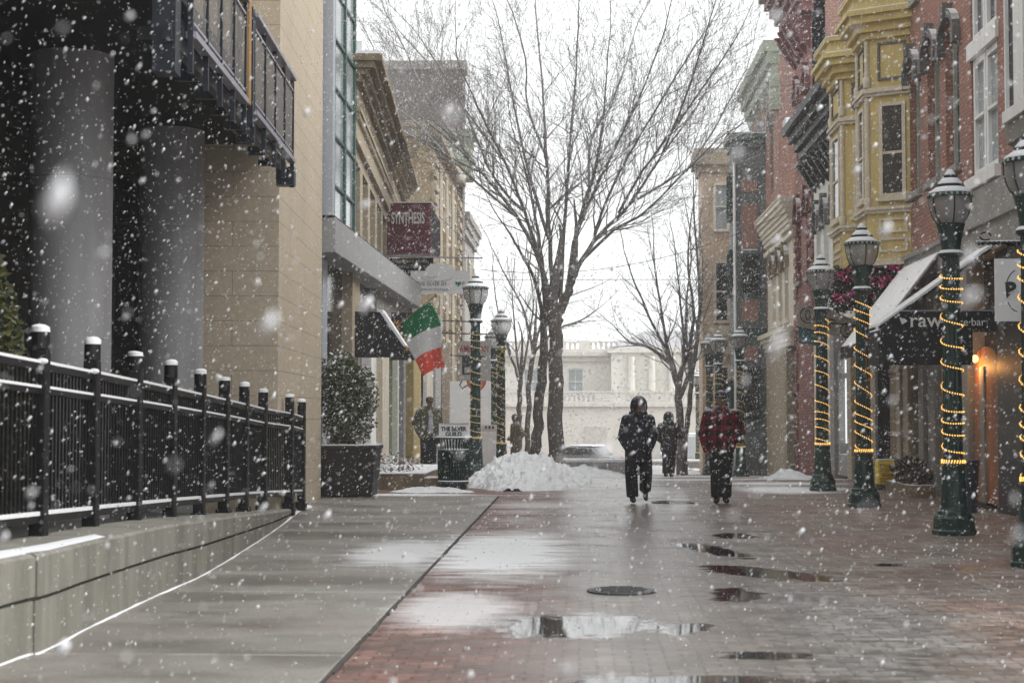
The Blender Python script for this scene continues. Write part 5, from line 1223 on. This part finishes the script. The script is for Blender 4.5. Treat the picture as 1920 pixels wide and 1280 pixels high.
t = thing('bare_street_tree', 'large bare vase shaped tree with a thick trunk in mid street', 'tree', (pt(1043, 850, Y=YT).x, YT, ground(YT)))
T.limb([(pt(1043, 850, Y=YT).x, YT, ground(YT)-.1)]+px_path([(1043, 850), (1042, 760), (1043, 690), (1042, 630), (1036, 560)], YT), .23, .165, 0, 2, trunk=True, n=14)
T.t.lathe([(.34, ground(YT)-.05), (.26, ground(YT)+.15), (.21, ground(YT)+.6)], pt(1043, 850, Y=YT).x, YT, 14)
T.limb(px_path([(1040, 640), (1046, 600), (1062, 555), (1075, 515)], YT), .13, .10, 0, 2, trunk=True, n=10)
LIMBS = [(.075, [(1036, 600), (1012, 490), (968, 405), (905, 325), (858, 268), (800, 215)]), (.07, [(1036, 575), (1031, 420), (1024, 290), (1016, 150), (1004, 20)]),
         (.07, [(1062, 555), (1082, 430), (1112, 330), (1130, 230), (1140, 100)]), (.075, [(1072, 525), (1112, 455), (1182, 380), (1242, 290), (1305, 205)]),
         (.06, [(1050, 600), (1058, 430), (1068, 280), (1080, 140), (1085, 10)]), (.055, [(1009, 480), (985, 400), (945, 300), (905, 220), (860, 120)]),
         (.055, [(1031, 450), (1005, 370), (978, 270), (955, 150), (935, 40)]), (.05, [(1090, 490), (1150, 432), (1208, 398), (1285, 322), (1345, 262)]),
         (.05, [(1080, 440), (1100, 390), (1150, 285), (1200, 180), (1246, 60)]), (.045, [(968, 405), (905, 352), (835, 290), (770, 250)]),
         (.045, [(1112, 455), (1135, 380), (1180, 290), (1245, 180), (1300, 90)]), (.042, [(985, 400), (925, 330), (868, 200), (800, 90)]),
         (.04, [(905, 325), (845, 265), (775, 205), (722, 130)]), (.04, [(1182, 380), (1260, 335), (1335, 285), (1390, 232)]), (.04, [(1160, 400), (1205, 320), (1275, 225), (1335, 140), (1375, 80)]),
         (.038, [(945, 300), (905, 250), (830, 150), (750, 60)]), (.04, [(1105, 350), (1110, 260), (1160, 160), (1190, 60)]), (.035, [(1022, 290), (990, 200), (985, 110), (960, 20)]),
         (.036, [(905, 325), (850, 298), (790, 265), (738, 238)]), (.036, [(860, 268), (800, 180), (760, 95), (722, 20)]), (.034, [(1285, 322), (1340, 240), (1388, 150)]), (.034, [(1242, 290), (1290, 170), (1330, 40)]), (.034, [(835, 290), (780, 230), (725, 190)])]
for i, (r_, lb) in enumerate(LIMBS):
    T.limb(px_path(lb, YT, 2.6 if i < 5 else 3.4, T.r), r_, .017, 4, .18, .27, (1.4, 3.0), .22, n=7)
obj('trunk', T.t, M['bark'], t, smooth=True); obj('crown', T.b, M['twig'], t, smooth=True, recalc=False)

def small_tree(label, base, paths, Y, r, seed, maxl=3, length=(.8, 1.8), spread=1.5, name='bare_street_tree', forkz=0):
    T = Tree(seed, .0036); b_ = pt(base[0], base[1], Y=Y); g0 = ground(Y)
    t = thing(name, label, 'tree', (b_.x, Y, g0))
    for i, pth in enumerate(paths):
        pp = px_path(pth, Y, spread if i else 0, T.r)
        if i == 0:
            T.limb([(pp[0][0], Y, g0-.1)]+pp, r, r*.75, 0, 2, trunk=True, n=10)
            if len(paths) == 1: T.branch(Vector(pp[-1]), Vector((0, 0, 1)), 2, r*.5, 0, maxl)
        else: T.limb(pp, r*.55, .016, maxl, .15, .4, length, .25, n=6)
    obj('trunk', T.t, M['bark'], t, smooth=True); obj('crown', T.b, M['twig'], t, smooth=True, recalc=False)
small_tree('slimmer dark trunk leaning against the large bare tree', (1003, 850), [[(1003, 850), (1010, 760), (1020, 660)], [(1020, 665), (1022, 560), (1010, 440), (985, 320), (960, 240)], [(1020, 660), (1012, 560), (975, 470), (930, 400)]], 43.5, .17, 21, 3)
small_tree('thin bare tree behind the tan figure', (972, 850), [[(972, 850), (974, 780), (976, 715)], [(976, 720), (955, 660), (935, 590), (925, 520)], [(976, 715), (990, 640), (1000, 560), (985, 480)], [(976, 718), (965, 620), (960, 540)]], 51, .10, 22)
small_tree('thin bare tree with twisted stem next to the dark trunk', (988, 850), [[(988, 850), (992, 740), (1000, 660)], [(1000, 665), (985, 590), (950, 520), (920, 460)], [(1000, 660), (1020, 600), (1060, 560), (1110, 540)], [(1000, 662), (1040, 620), (1090, 600), (1120, 580)]], 55, .11, 23)
small_tree('forked bare tree in front of the courthouse on the right', (1274, 850), [[(1276, 850), (1275, 790), (1272, 740)], [(1272, 742), (1262, 680), (1225, 610), (1190, 530), (1170, 470)], [(1272, 742), (1282, 660), (1275, 560), (1262, 440)], [(1274, 745), (1300, 680), (1312, 560), (1302, 420), (1300, 330)], [(1262, 685), (1215, 650), (1180, 640), (1150, 610)], [(1280, 680), (1300, 600), (1290, 480), (1300, 380)], [(1272, 740), (1250, 640), (1230, 520), (1225, 430)]], 56, .17, 24, 3, (1., 2.2))
small_tree('second slim stem of trees before the white van', (1288, 850), [[(1284, 850), (1290, 780), (1296, 720)], [(1296, 722), (1308, 640), (1318, 520), (1312, 420)], [(1296, 720), (1286, 600), (1296, 470), (1285, 380)]], 60, .12, 25, 3)

# ------------------------------------------------------------------ ploughed snow
def mound(name, cx, cy, rx, ry, h, seed, m, z0=0., n=56, pw=1.0):
    mb = MB(); w = n+1
    for j in range(w):
        for i in range(w):
            u, v = i/n*2-1, j/n*2-1; d = math.sqrt(u*u+v*v)
            d += .25*noise.noise(Vector((u*1.8+seed, v*1.8, 0)))
            f = max(0, 1-d)**pw; f = f*f*(3-2*f) if pw >= 1 else f
            z = h*f*(1+.3*noise.noise(Vector((u*3+seed, v*3, 2))))+f**.3*(.20*h*noise.noise(Vector((u*9, v*14, seed)))+.14*h*noise.noise(Vector((u*21, v*30, seed)))+.05*h*noise.noise(Vector((u*45, v*60, seed))))-.03
            x, y = cx+u*rx, cy+v*ry; mb.v.append((x, y, z+ground(y)+z0))
    for j in range(n):
        for i in range(n): k = j*w+i; mb.f.append((k, k+1, k+w+1, k+w)); mb.mi.append(0)
    return tag(obj(name, mb, m, smooth=True), kind='stuff')
c = pt(976, 915, Z=0)
mound('snow_heap', c.x+.05, 33.6, 1.38, 3.2, .66, 2.3, M['snow_dirty'], pw=.75, n=110)
mound('snow_heap', c.x+.75, 32.2, .6, 1.2, .14, 7.1, M['snow_dirty'])
mound('snow_bank', -.8, 41.0, 1.0, 1.8, .40, 4.4, M['snow_dirty'])
mound('snow_bank', .2, 47.5, 1.9, 2.2, .36, 8.4, M['snow_dirty'])
mound('snow_bank', -2.8, 30.1, 1.1, .55, .12, 3.4, M['snow'])
mound('snow_bank', 5.3, 41, .9, 1.6, .22, 1.4, M['snow_dirty'])
mound('snow_bank', 3.2, 64, 3.5, 2.0, .35, 5.4, M['snow_dirty'])
mound('snow_bank', 5.0, 31.6, .5, .5, .05, 5.8, M['snow'])
# low snowy bed walls in the middle distance
for k, (x0, x1, y, h, lab) in enumerate(((-.5, 1.4, 47.3, .42, 'low grey bed wall with snow near the large tree'), (.3, 2.4, 56, .45, 'low grey bed wall in front of the parked cars'), (3.0, 6.0, 66, .5, 'dark low bed wall before the pale van'))):
    w = thing('bed_wall', lab, 'low wall', (x0, y, ground(y))); g0 = ground(y)
    m1 = MB(); m1.box(x0, y, g0-.2, x1, y+.8, g0+h); obj('wall', m1, M['stone_grey'], w, bevel=.03)
    m1 = MB(); m1.box(x0-.03, y-.03, g0+h+.001, x1+.03, y+.8, g0+h+.09); obj('snow_top', m1, M['snow'], w, bevel=.03)

# ------------------------------------------------------------------ parked cars and van
def car(label, x, y, rz, paint, van=False):
    g0 = ground(y); t = thing('parked_van' if van else 'parked_car', label, 'van' if van else 'car', (0, 0, 0))
    W = .88 if not van else 1.0; L = 2.2; pr = [(-L, .35), (-L-.02, .75), (-L+.1, .92), (-1.5, .98), (-1.0, 1.38), (.3, 1.46), (.75, 1.40), (1.25, 1.0), (2.05, .86), (2.2, .65), (2.18, .35)]
    if van: pr = [(-2.3, .35), (-2.34, 1.0), (-2.2, 2.05), (1.0, 2.1), (1.5, 1.3), (2.25, 1.1), (2.35, .7), (2.3, .35)]
    m1 = MB(); m1.prism([(-W, yy, z) for yy, z in pr], (2*W, 0, 0)); body = obj('body', m1, paint, t, bevel=.07)
    m1 = MB()
    if not van:
        for s in (-1, 1): m1.prism([(s*(W+.002), yy, z) for yy, z in ((-1.35, 1.0), (-.95, 1.32), (.3, 1.39), (.62, 1.33), (1.05, 1.0))], (s*.012, 0, 0))
        m1.prism([(-W*.8, yy, z) for yy, z in ((-1.47, 1.02), (-1.05, 1.36), (-1.07, 1.38), (-1.50, 1.03))], (1.6*W, 0, 0))
    else:
        m1.box(-.7, -2.36, 1.25, .7, -2.30, 1.85)
    obj('windows', m1, M['pane'], t)
    for yy in (-1.35, 1.35):
        for s in (-1, 1):
            m1 = MB(); o_ = [(s*(W-.12)+s*.16*k, yy+.32*math.cos(a), .32+.32*math.sin(a)) for k in (0, 1) for a in [2*PI*j/16 for j in range(16)]]
            m1.add(o_, [tuple(range(16)), tuple(range(16, 32))]+[(j, (j+1) % 16, 16+(j+1) % 16, 16+j) for j in range(16)]); obj('wheel', m1, M['tyre'], t)
    for s in (-1, 1):
        m1 = MB(); m1.box(s*W*.62-.14, -L-.06 if not van else -2.40, .68, s*W*.62+.14, -L+.06 if not van else -2.28, .86); obj('taillight', m1, M['taillight'], t, bevel=.02)
    m1 = MB(); m1.box(-W*.9, -1.0 if not van else -2.1, 1.44 if not van else 2.11, W*.9, .4 if not van else .9, 1.53 if not van else 2.2); obj('roof_snow', m1, M['snow'], t, bevel=.04)
    t.location = (x, y, g0); t.rotation_euler = (0, 0, rz)
car('grey parked car with snowy rear window and red tail lamp', pt(1092, 850, Y=88).x, 88, rad(62), M['car_grey'])
car('dark parked car behind the grey one near the large tree', pt(1080, 840, Y=97).x, 97, rad(80), M['car_dark'])
car('pale van with a snowy roof behind the forked tree', pt(1312, 840, Y=90).x, 90, rad(85), M['van_white'], True)

# ------------------------------------------------------------------ overhead wires
def wire(label, pts, r=.008, sag=0.):
    a, b_ = Vector(pts[0]), Vector(pts[1]); n = 16
    m1 = MB(); m1.tube([a.lerp(b_, k/n)-Vector((0, 0, sag*4*(k/n)*(1-k/n))) for k in range(n+1)], r, 4)
    tag(obj('overhead_wire', m1, M['wire']), label, 'wire')
wire('thin wire crossing the street at the height of the white jewellery sign', (pt(880, 524, Y=46), pt(1350, 524, Y=46)), .009)
wire('sagging wire running from the dark green front towards the large tree', (pt(900, 505, Y=47), pt(1500, 385, Y=47)), .009, .75)
wire('thin wire from the sage cornice to the black cornice', (pt(1402, 168, Y=44), pt(1560, 148, Y=44)), .008, .03)
wire('upper thin wire strung through the crown of the large tree', (pt(724, 195, Y=48), pt(1400, 235, Y=48)), .006, .1)
wire('lower thin wire strung through the crown of the large tree', (pt(760, 240, Y=49), pt(1400, 270, Y=49)), .006, .1)

# ------------------------------------------------------------------ people
def remeshed(o, vox, it=6):
    r = o.modifiers.new('remesh', 'REMESH'); r.mode = 'VOXEL'; r.voxel_size = vox; r.use_smooth_shade = True
    s = o.modifiers.new('smooth', 'SMOOTH'); s.factor = .5; s.iterations = it
    return o
def person(label, loc, rz, sc, arms, legs, jacket, trousers, shoes, head, coat=(1., 1.), hem=.80, puff=1., baggy=1., hood=None, cap=None, hair=None, shirt=None, lean=0):
    """arms: [(shoulder, elbow, wrist)] for each side, legs: [(hip, knee, ankle, toe direction)]; faces -y"""
    t = thing('person', label, 'person', (0, 0, 0))
    hx, hy, hz = head
    b = MB()
    b.rings([(0, 0, .90, .15, .10), (0, 0, 1.05, .14, .095), (0, -.01, 1.25, .17, .11), (0, 0, 1.40, .17, .09), (0, .01, 1.46, .08, .07), (0, .01, 1.5, .055, .06), (hx, hy+.02, hz-.06, .055, .06)], 16)
    b.ell((hx, hy+.015, hz+.03), (.077, .095, .105), 16, 12); b.ell((hx, hy-.02, hz-.045), (.058, .07, .068), 14, 10)
    b.ell((hx, hy-.095, hz-.005), (.014, .022, .022), 8, 6); b.ell((hx, hy-.085, hz+.025), (.012, .018, .03), 8, 6)      # nose
    for s in (-1, 1):
        b.ell((hx+s*.079, hy+.02, hz), (.012, .022, .032), 8, 6); b.ell((hx+s*.032, hy-.073, hz+.045), (.026, .016, .011), 8, 6)   # ears, brows
    b.ell((hx, hy-.078, hz-.055), (.026, .014, .010), 8, 6)                                                               # lips
    for (S, E, W_) in arms:
        S, E, W_ = Vector(S), Vector(E), Vector(W_); b.tube([S, E, W_], [.05, .042, .03], 10)
        d = (W_-E).normalized(); sx = d.cross(Vector((0, 1, 0))); sx = sx.normalized() if sx.length > .1 else Vector((1, 0, 0)); up_ = sx.cross(d)
        b.tube([W_, W_+d*.05, W_+d*.09], [.028, .04, .036], 8)
        for k in range(4):                                                                                             # fingers, curled
            q = W_+d*.085+up_*(-.030+.020*k); c_ = sx*.012
            l = (.07, .08, .076, .06)[k]; b.tube([q, q+d*l*.5+c_*.4, q+d*l*.85+c_*2.2, q+d*l*.9+c_*4], [.0095, .009, .0085, .007], 6)
        q = W_+d*.03-up_*.034; b.tube([q, q+d*.035-up_*.018+sx*.012, q+d*.065-up_*.014+sx*.026], [.011, .0105, .009], 6)
    for (H, K, A_, td) in legs:
        b.tube([H, K, A_], [.085, .056, .042], 10)
    body = remeshed(obj('body', b, M['skin'], t), .0115, 4)
    # eyes
    e = MB()
    for s in (-1, 1): e.ell((hx+s*.031, hy-.080, hz+.027), (.010, .006, .006), 8, 6)
    obj('eyes', e, M['letter_black'], body)
    w, dpt = coat
    j = MB()
    j.rings([(0, 0, hem, .205*w, .155*dpt), (0, 0, hem+.05, .22*w, .165*dpt), (0, -.01, 1.05, .215*w, .165*dpt), (0, -.01, 1.25, .225*w, .16*dpt), (0, 0, 1.38, .215*w, .135*dpt), (0, .01, 1.45, .15*w, .11*dpt), (0, .01, 1.51, .09, .09)], 20)
    for (S, E, W_) in arms:
        S, E, W_ = Vector(S), Vector(E), Vector(W_); j.tube([S+Vector((0, 0, .0)), S.lerp(E, .4), E, E.lerp(W_, .5), W_], [.088*puff, .085*puff, .08*puff, .072*puff, .06*puff], 12); j.ell(S, (.09*puff, .085*puff, .085*puff), 12, 8); j.ell(E, (.078*puff,)*3, 10, 8); j.ell(W_, (.06*puff,)*3, 10, 8)
    # folds: shallow welts round the sleeves and the body
    rr = random.Random(hash(label) % 999 if False else len(label))
    for k in range(16):
        z = rr.uniform(hem+.05, 1.35); a = rr.uniform(0, 2*PI); x, y = .205*w*math.cos(a), .15*dpt*math.sin(a)
        j.tube([(x-.07*math.sin(a), y+.06*math.cos(a), z-.03), (x*1.03, y*1.03, z), (x+.07*math.sin(a), y-.06*math.cos(a), z+.035)], [.008, .019, .008], 6)
    remeshed(obj('jacket', j, jacket, t), .0125, 4)
    if shirt:
        q = MB(); q.rings([(0, -.13*dpt, .86, .075, .06), (0, -.135*dpt, 1.1, .08, .06), (0, -.12*dpt, 1.3, .075, .055), (0, -.09*dpt, 1.42, .05, .04)], 14); remeshed(obj('shirt', q, shirt, t), .0125, 4)
    tr = MB()
    tr.rings([(0, 0, .78, .165, .12), (0, 0, .88, .175, .125), (0, 0, .98, .16, .115)], 16)
    for (H, K, A_, td) in legs:
        H, K, A_ = Vector(H), Vector(K), Vector(A_); tr.tube([H, H.lerp(K, .5), K, K.lerp(A_, .5), A_.lerp(K, .04)], [.108*baggy, .102*baggy, .09*baggy, .088*baggy, .085*baggy], 12)
        for k in range(3):
            q = K.lerp(A_, .25*k+.1); tr.tube([q+Vector((-.06, -.055, .02)), q+Vector((0, -.085, 0)), q+Vector((.06, -.05, -.02))], [.006, .015, .006], 6)
    remeshed(obj('trousers', tr, trousers, t), .0125, 4)
    for (H, K, A_, td) in legs:
        A_ = Vector(A_); td = Vector(td).normalized(); sh = MB()
        sh.tube([A_+Vector((0, .03, .03))-td*.02, A_+Vector((0, 0, -.03))+td*.03], [.05, .052], 10)
        sh.ell(A_+td*.085+Vector((0, 0, -.035)), (.046, .115, .042), 12, 8, rot=Matrix.Rotation(0, 3, 'X') if abs(td.z) < .2 else Matrix.Rotation(math.asin(-td.z), 3, 'X')); sh.ell(A_-td*.03+Vector((0, 0, -.04)), (.042, .055, .038), 10, 8)
        remeshed(obj('shoe', sh, shoes, t), .012, 3)
    if hood:
        q = MB(); q.ell((hx, hy+.035, hz+.015), (.135, .155, .175), 24, 18, skip=lambda m: m.y < -.08 and abs(m.x) < .078 and -.125 < m.z < .075)
        q.rings([(hx*.6, .03, 1.44, .16, .12), (hx*.8, .04, 1.52, .145, .13), (hx, hy+.045, hz-.08, .125, .13)], 18, cap=False)
        o = obj('hood', q, hood, t, smooth=True); s_ = o.modifiers.new('thick', 'SOLIDIFY'); s_.thickness = .02; s_.offset = 0
        ss = o.modifiers.new('sub', 'SUBSURF'); ss.levels = ss.render_levels = 1
        r_ = MB(); r_.tube([(hx+.088*math.cos(a), hy-.095-.012*math.sin(a), hz-.015+.118*math.sin(a)) for a in [2*PI*k/20 for k in range(21)]], .017, 8); obj('hood_trim', r_, hood, o, smooth=True)
    if cap:
        q = MB(); q.ell((hx, hy+.012, hz+.055), (.096, .116, .10), 18, 12, skip=lambda m: m.z < -.025)
        q.prism([(hx+.085*math.cos(a), hy-.075-.085*math.sin(a), hz+.052-.01*math.sin(a)) for a in [PI*k/10 for k in range(11)]], (0, 0, .008))
        o = obj('cap', q, cap, t, smooth=True); s_ = o.modifiers.new('thick', 'SOLIDIFY'); s_.thickness = .008
    if hair:
        q = MB(); q.ell((hx, hy+.03, hz+.03), (.086, .10, .10), 16, 12, skip=lambda m: m.y < -.045 and m.z < .075); o = obj('hair', q, hair, t, smooth=True); s_ = o.modifiers.new('thick', 'SOLIDIFY'); s_.thickness = .015
    t.location = loc; t.rotation_euler = (lean, 0, rz); t.scale = (sc,)*3
    return t
cloth = lambda n, c, **k: mat(n, c, .85, .35, 14, bump=.3, bscale=60, spec=.25, snow=False, **k)
def snowy(n, c):
    g = G(n); p = g.pos(); f = g.noise(p, 16, 4); base = g.mix(f, lift(c, .6), lift(c, 1.5))
    g.set(Base_Color=g.snow_top(base, .55, 1.15, .55, 22.), Roughness=.85, Specular_IOR_Level=.25); g.bump(g.noise(p, 50, 4), .35); return g.m
def plaid():
    g = G('red_black_plaid'); q = g.sep(g.objc())
    fx_ = g.math('GREATER_THAN', g.math('FRACT', g.math('MULTIPLY', q[0], 6.2)), .5); fz = g.math('GREATER_THAN', g.math('FRACT', g.math('MULTIPLY', q[2], 6.2)), .5)
    s = g.math('MULTIPLY', g.math('ADD', fx_, fz), .5); n_ = g.noise(g.pos(), 20, 4)
    c = g.mix(s, g.mix(n_, (.11, .008, .016), (.17, .014, .028)), (.012, .010, .012))
    g.set(Base_Color=g.snow_top(c, .5, 1.1, .7, 22.), Roughness=.9, Specular_IOR_Level=.2); g.bump(g.noise(g.pos(), 60, 4), .3); return g.m
navy, blk, brn = snowy('navy_parka', (.016, .017, .026)), snowy('black_trousers', (.014, .014, .016)), snowy('dark_brown_parka', (.035, .033, .032))
olive, tan = snowy('olive_camo_jacket', (.06, .062, .035)), snowy('tan_coat', (.20, .165, .12))
shoe = M['canvas_black']
def foot(x, y): return pt(x, y, Z=0)
f1 = foot(1197, 943)
person('walker in a navy hooded parka with hands in pockets', (f1.x, f1.y, 0), .10, 1.0,
       [((-.18, .0, 1.37), (-.25, .05, 1.08), (-.16, -.07, .88)), ((.18, .0, 1.37), (.25, .06, 1.08), (.16, -.06, .88))],
       [((-.09, 0, .90), (-.125, -.06, .50), (-.10, -.04, .09), (0, -1, .0)), ((.09, 0, .90), (.13, .0, .50), (.14, .20, .20), (0, -.75, -.65))],
       navy, blk, shoe, (0.01, -.05, 1.575), (1.02, 1.12), .72, 1.14, 1.18, hood=navy)
f2 = foot(1353, 944)
person('man in a red and black plaid jacket and dark knit hat', (f2.x, f2.y, 0), -.1, 1.06,
       [((-.19, .0, 1.37), (-.27, .04, 1.08), (-.22, -.03, .84)), ((.19, .0, 1.37), (.285, .07, 1.10), (.165, -.07, .95))],
       [((-.085, 0, .90), (-.075, -.04, .50), (-.075, -.02, .085), (-.1, -1, 0)), ((.085, 0, .90), (.07, .03, .50), (.06, .05, .085), (.2, -1, 0))],
       plaid(), blk, shoe, (0.0, -.03, 1.60), (1.04, 1.08), .84, 1.12, 1.08, cap=snowy('grey_knit_hat', (.035, .036, .04)), hair=snowy('dark_hair', (.03, .022, .018)))
f3 = pt(1254, 880, Y=43)
person('hooded walker seen small behind the navy parka', (f3.x, 43, ground(43)), PI-.25, .99,
       [((-.20, .0, 1.38), (-.31, -.03, 1.12), (-.15, -.24, 1.1)), ((.20, .0, 1.38), (.32, .04, 1.12), (.24, -.12, .98))],
       [((-.09, 0, .90), (-.08, -.10, .50), (-.06, -.02, .09), (0, -1, .0)), ((.09, 0, .90), (.07, .04, .5), (.06, .14, .10), (0, -1, 0))],
       brn, brn, shoe, (0.0, -.03, 1.585), (1.05, 1.0), .70, 1.15, 1.1, hood=brn)
f4 = pt(803, 865, Y=37.6)
person('man in an olive jacket and cap standing by the shopfront', (f4.x, 37.6, .16), .45, .98,
       [((-.20, .0, 1.38), (-.32, .03, 1.10), (-.26, -.10, .86)), ((.20, .0, 1.38), (.31, .04, 1.10), (.23, -.12, .90))],
       [((-.09, 0, .90), (-.10, -.02, .50), (-.10, .0, .085), (-.2, -1, 0)), ((.09, 0, .90), (.10, -.02, .50), (.10, .0, .085), (.2, -1, 0))],
       olive, blk, shoe, (.02, -.05, 1.595), (1.15, 1.05), .74, 1.15, 1.15, cap=snowy('olive_cap', (.07, .055, .04)), hair=snowy('grey_hair', (.12, .1, .09)), shirt=cloth('grey_shirt', (.32, .31, .35)))
f5 = pt(967, 850, Y=48)
person('tan coated figure in a peaked cap beside the bare tree trunks', (f5.x, 48, ground(48)+.12), -1.1, 1.0,
       [((-.19, .0, 1.38), (-.26, .06, 1.10), (-.14, -.14, 1.0)), ((.19, .0, 1.38), (.30, .10, 1.14), (.22, -.06, .92))],
       [((-.09, 0, .90), (-.09, -.04, .50), (-.09, .0, .085), (0, -1, 0)), ((.09, 0, .90), (.09, .0, .50), (.09, .05, .085), (0, -1, 0))],
       tan, tan, shoe, (.0, -.03, 1.60), (.92, .95), .80, cap=snowy('tan_cap', (.15, .12, .09)), hair=snowy('brown_hair', (.08, .06, .05)))
m1 = MB(); m1.box(-4.4, 36.6, -.12, -2.9, 39.6, .14); struct('shop_step', m1, M['stone_grey'], bevel=.02)

# ------------------------------------------------------------------ falling snow: tumbling clumped flakes in the air of the whole street
def flakes():
    N = [(130, .8, 2.6), (2800, 1.2, 7), (66000, 7, 22), (300000, 22, 66)]
    P_ = []; S_ = []
    for n, y0, y1 in N:
        y = rng.uniform(y0, y1, n); hw = .42*y+1.2; x = rng.uniform(-1, 1, n)*hw; z = rng.uniform(0.0, 1, n)*(1.9+.30*y)
        s = rng.gamma(1.5, .00125, n)+.0008
        s *= 1+np.clip((y-20)/30, 0, 1.1)
        if y1 < 3: s *= 1.6
        keep = ~((x < -4.3) & (z > 4.5) & (y < 22.5)) & ~((x < -4.9) & (y > 22)) & ~((x > 6.2)) & (z > .02)
        P_.append(np.stack([x, y, z], 1)[keep]); S_.append(s[keep])
    P = np.concatenate(P_); S = np.concatenate(S_); n = len(P)
    base = np.array([(1, 0, 0), (0, 1, 0), (-1, 0, 0), (0, -1, 0), (0, 0, 1), (0, 0, -1)], float)
    d = np.array([.55, -.15, .82]); d /= np.linalg.norm(d)
    jit = rng.uniform(.55, 1.35, (n, 6, 1))
    V = base[None]*jit*S[:, None, None]
    D = d[None]+rng.normal(0, .2, (n, 3)); D /= np.linalg.norm(D, axis=1, keepdims=True)
    el = rng.uniform(.6, 2.1, n)
    V = V+D[:, None, :]*(np.einsum('nij,nj->ni', V, D)*el[:, None])[:, :, None]
    V = (V+P[:, None, :]).reshape(-1, 3)
    f = np.array([(0, 1, 4), (1, 2, 4), (2, 3, 4), (3, 0, 4), (1, 0, 5), (2, 1, 5), (3, 2, 5), (0, 3, 5)])
    Fc_ = (f[None]+np.arange(n)[:, None, None]*6).reshape(-1)
    me = bpy.data.meshes.new('falling_snow'); me.vertices.add(n*6); me.vertices.foreach_set('co', V.reshape(-1).astype(np.float32))
    nf = n*8; me.loops.add(nf*3); me.loops.foreach_set('vertex_index', Fc_.astype(np.int32))
    me.polygons.add(nf); me.polygons.foreach_set('loop_start', np.arange(0, nf*3, 3, dtype=np.int32)); me.polygons.foreach_set('use_smooth', np.ones(nf, bool)); me.update(calc_edges=True)
    g = G('snowflake'); g.set(Base_Color=(.9, .91, .93), Roughness=.8, Specular_IOR_Level=.1, Subsurface_Weight=0.)
    tr = g.t.nodes.new('ShaderNodeBsdfTranslucent'); tr.inputs[0].default_value = (.9, .91, .93, 1)
    mx = g.t.nodes.new('ShaderNodeMixShader'); mx.inputs[0].default_value = .5
    g.t.links.new(g.b.outputs[0], mx.inputs[1]); g.t.links.new(tr.outputs[0], mx.inputs[2]); g.t.links.new(mx.outputs[0], g.out.inputs[0])
    me.materials.append(g.m)
    o = link(bpy.data.objects.new('falling_snow', me)); tag(o, kind='stuff')
flakes()

print('TREE', [ (o.name,len(o.data.polygons)) for o in bpy.data.objects if o.name.startswith('crown')])
# ------------------------------------------------------------------ air
HAZE = .0012
hz = MB(); hz.box(-130, -8, -5, 130, 170, 19)
g = G('snowy_air'); g.t.links.remove(g.out.inputs[0].links[0]); g.t.nodes.remove(g.b)
v = g.t.nodes.new('ShaderNodeVolumePrincipled'); v.inputs['Color'].default_value = (.93, .94, .95, 1); v.inputs['Density'].default_value = HAZE; v.inputs['Anisotropy'].default_value = .2
g.t.links.new(v.outputs[0], g.out.inputs['Volume'])
if HAZE > 0: tag(obj('haze', hz, g.m), kind='stuff')

# ------------------------------------------------------------------ sky and sun (overcast)
EL, ROT = rad(46), rad(100)
w = bpy.data.worlds.new('World'); scene.world = w; w.use_nodes = True; nt = w.node_tree; nt.nodes.clear()
out = nt.nodes.new('ShaderNodeOutputWorld'); bg = nt.nodes.new('ShaderNodeBackground'); sky = nt.nodes.new('ShaderNodeTexSky')
sky.sky_type = 'NISHITA'; sky.sun_disc = False; sky.sun_elevation = EL; sky.sun_rotation = ROT; sky.dust_density = 4; sky.air_density = 1.5
hsv = nt.nodes.new('ShaderNodeHueSaturation'); hsv.inputs['Saturation'].default_value = .12
mx = nt.nodes.new('ShaderNodeMixRGB'); mx.inputs[0].default_value = .72; mx.inputs[2].default_value = (8.3, 8.5, 8.6, 1)     # the even cloud layer
nt.links.new(sky.outputs[0], hsv.inputs['Color']); nt.links.new(hsv.outputs[0], mx.inputs[1]); nt.links.new(mx.outputs[0], bg.inputs[0]); nt.links.new(bg.outputs[0], out.inputs[0])
bg.inputs[1].default_value = .11
sl = bpy.data.lights.new('overcast_sun', 'SUN'); sl.energy = 1.4; sl.angle = rad(40); sl.color = (1., .97, .93)
so = bpy.data.objects.new('overcast_sun', sl); COL.objects.link(so)
sd = Vector((math.sin(ROT)*math.cos(EL), math.cos(ROT)*math.cos(EL), math.sin(EL)))
so.rotation_euler = sd.to_track_quat('Z', 'Y').to_euler()

# ------------------------------------------------------------------ camera and render settings
cd = bpy.data.cameras.new('camera'); co = bpy.data.objects.new('camera', cd); COL.objects.link(co)
cd.sensor_width = 36; cd.lens = 36*3000/1920; cd.clip_start = .05; cd.clip_end = 900
co.location = CAM; co.rotation_euler = (PI/2+PITCH, 0, YAW)
cd.dof.use_dof = True; cd.dof.focus_distance = 27; cd.dof.aperture_fstop = 3.0
scene.camera = co
scene.render.resolution_x, scene.render.resolution_y = 1024, 682
scene.view_settings.view_transform = 'Standard'; scene.view_settings.look = 'None'; scene.view_settings.exposure = .95; scene.view_settings.gamma = 1
scene.cycles.use_denoising = True; scene.cycles.use_adaptive_sampling = False
try:
    scene.cycles.denoiser = 'OPENIMAGEDENOISE'; scene.cycles.denoising_input_passes = 'RGB_ALBEDO_NORMAL'; scene.cycles.denoising_prefilter = 'ACCURATE'
except Exception: pass
scene.cycles.max_bounces = 6; scene.cycles.diffuse_bounces = 3; scene.cycles.glossy_bounces = 3; scene.cycles.transparent_max_bounces = 8; scene.cycles.volume_bounces = 1
scene.cycles.sample_clamp_indirect = 6
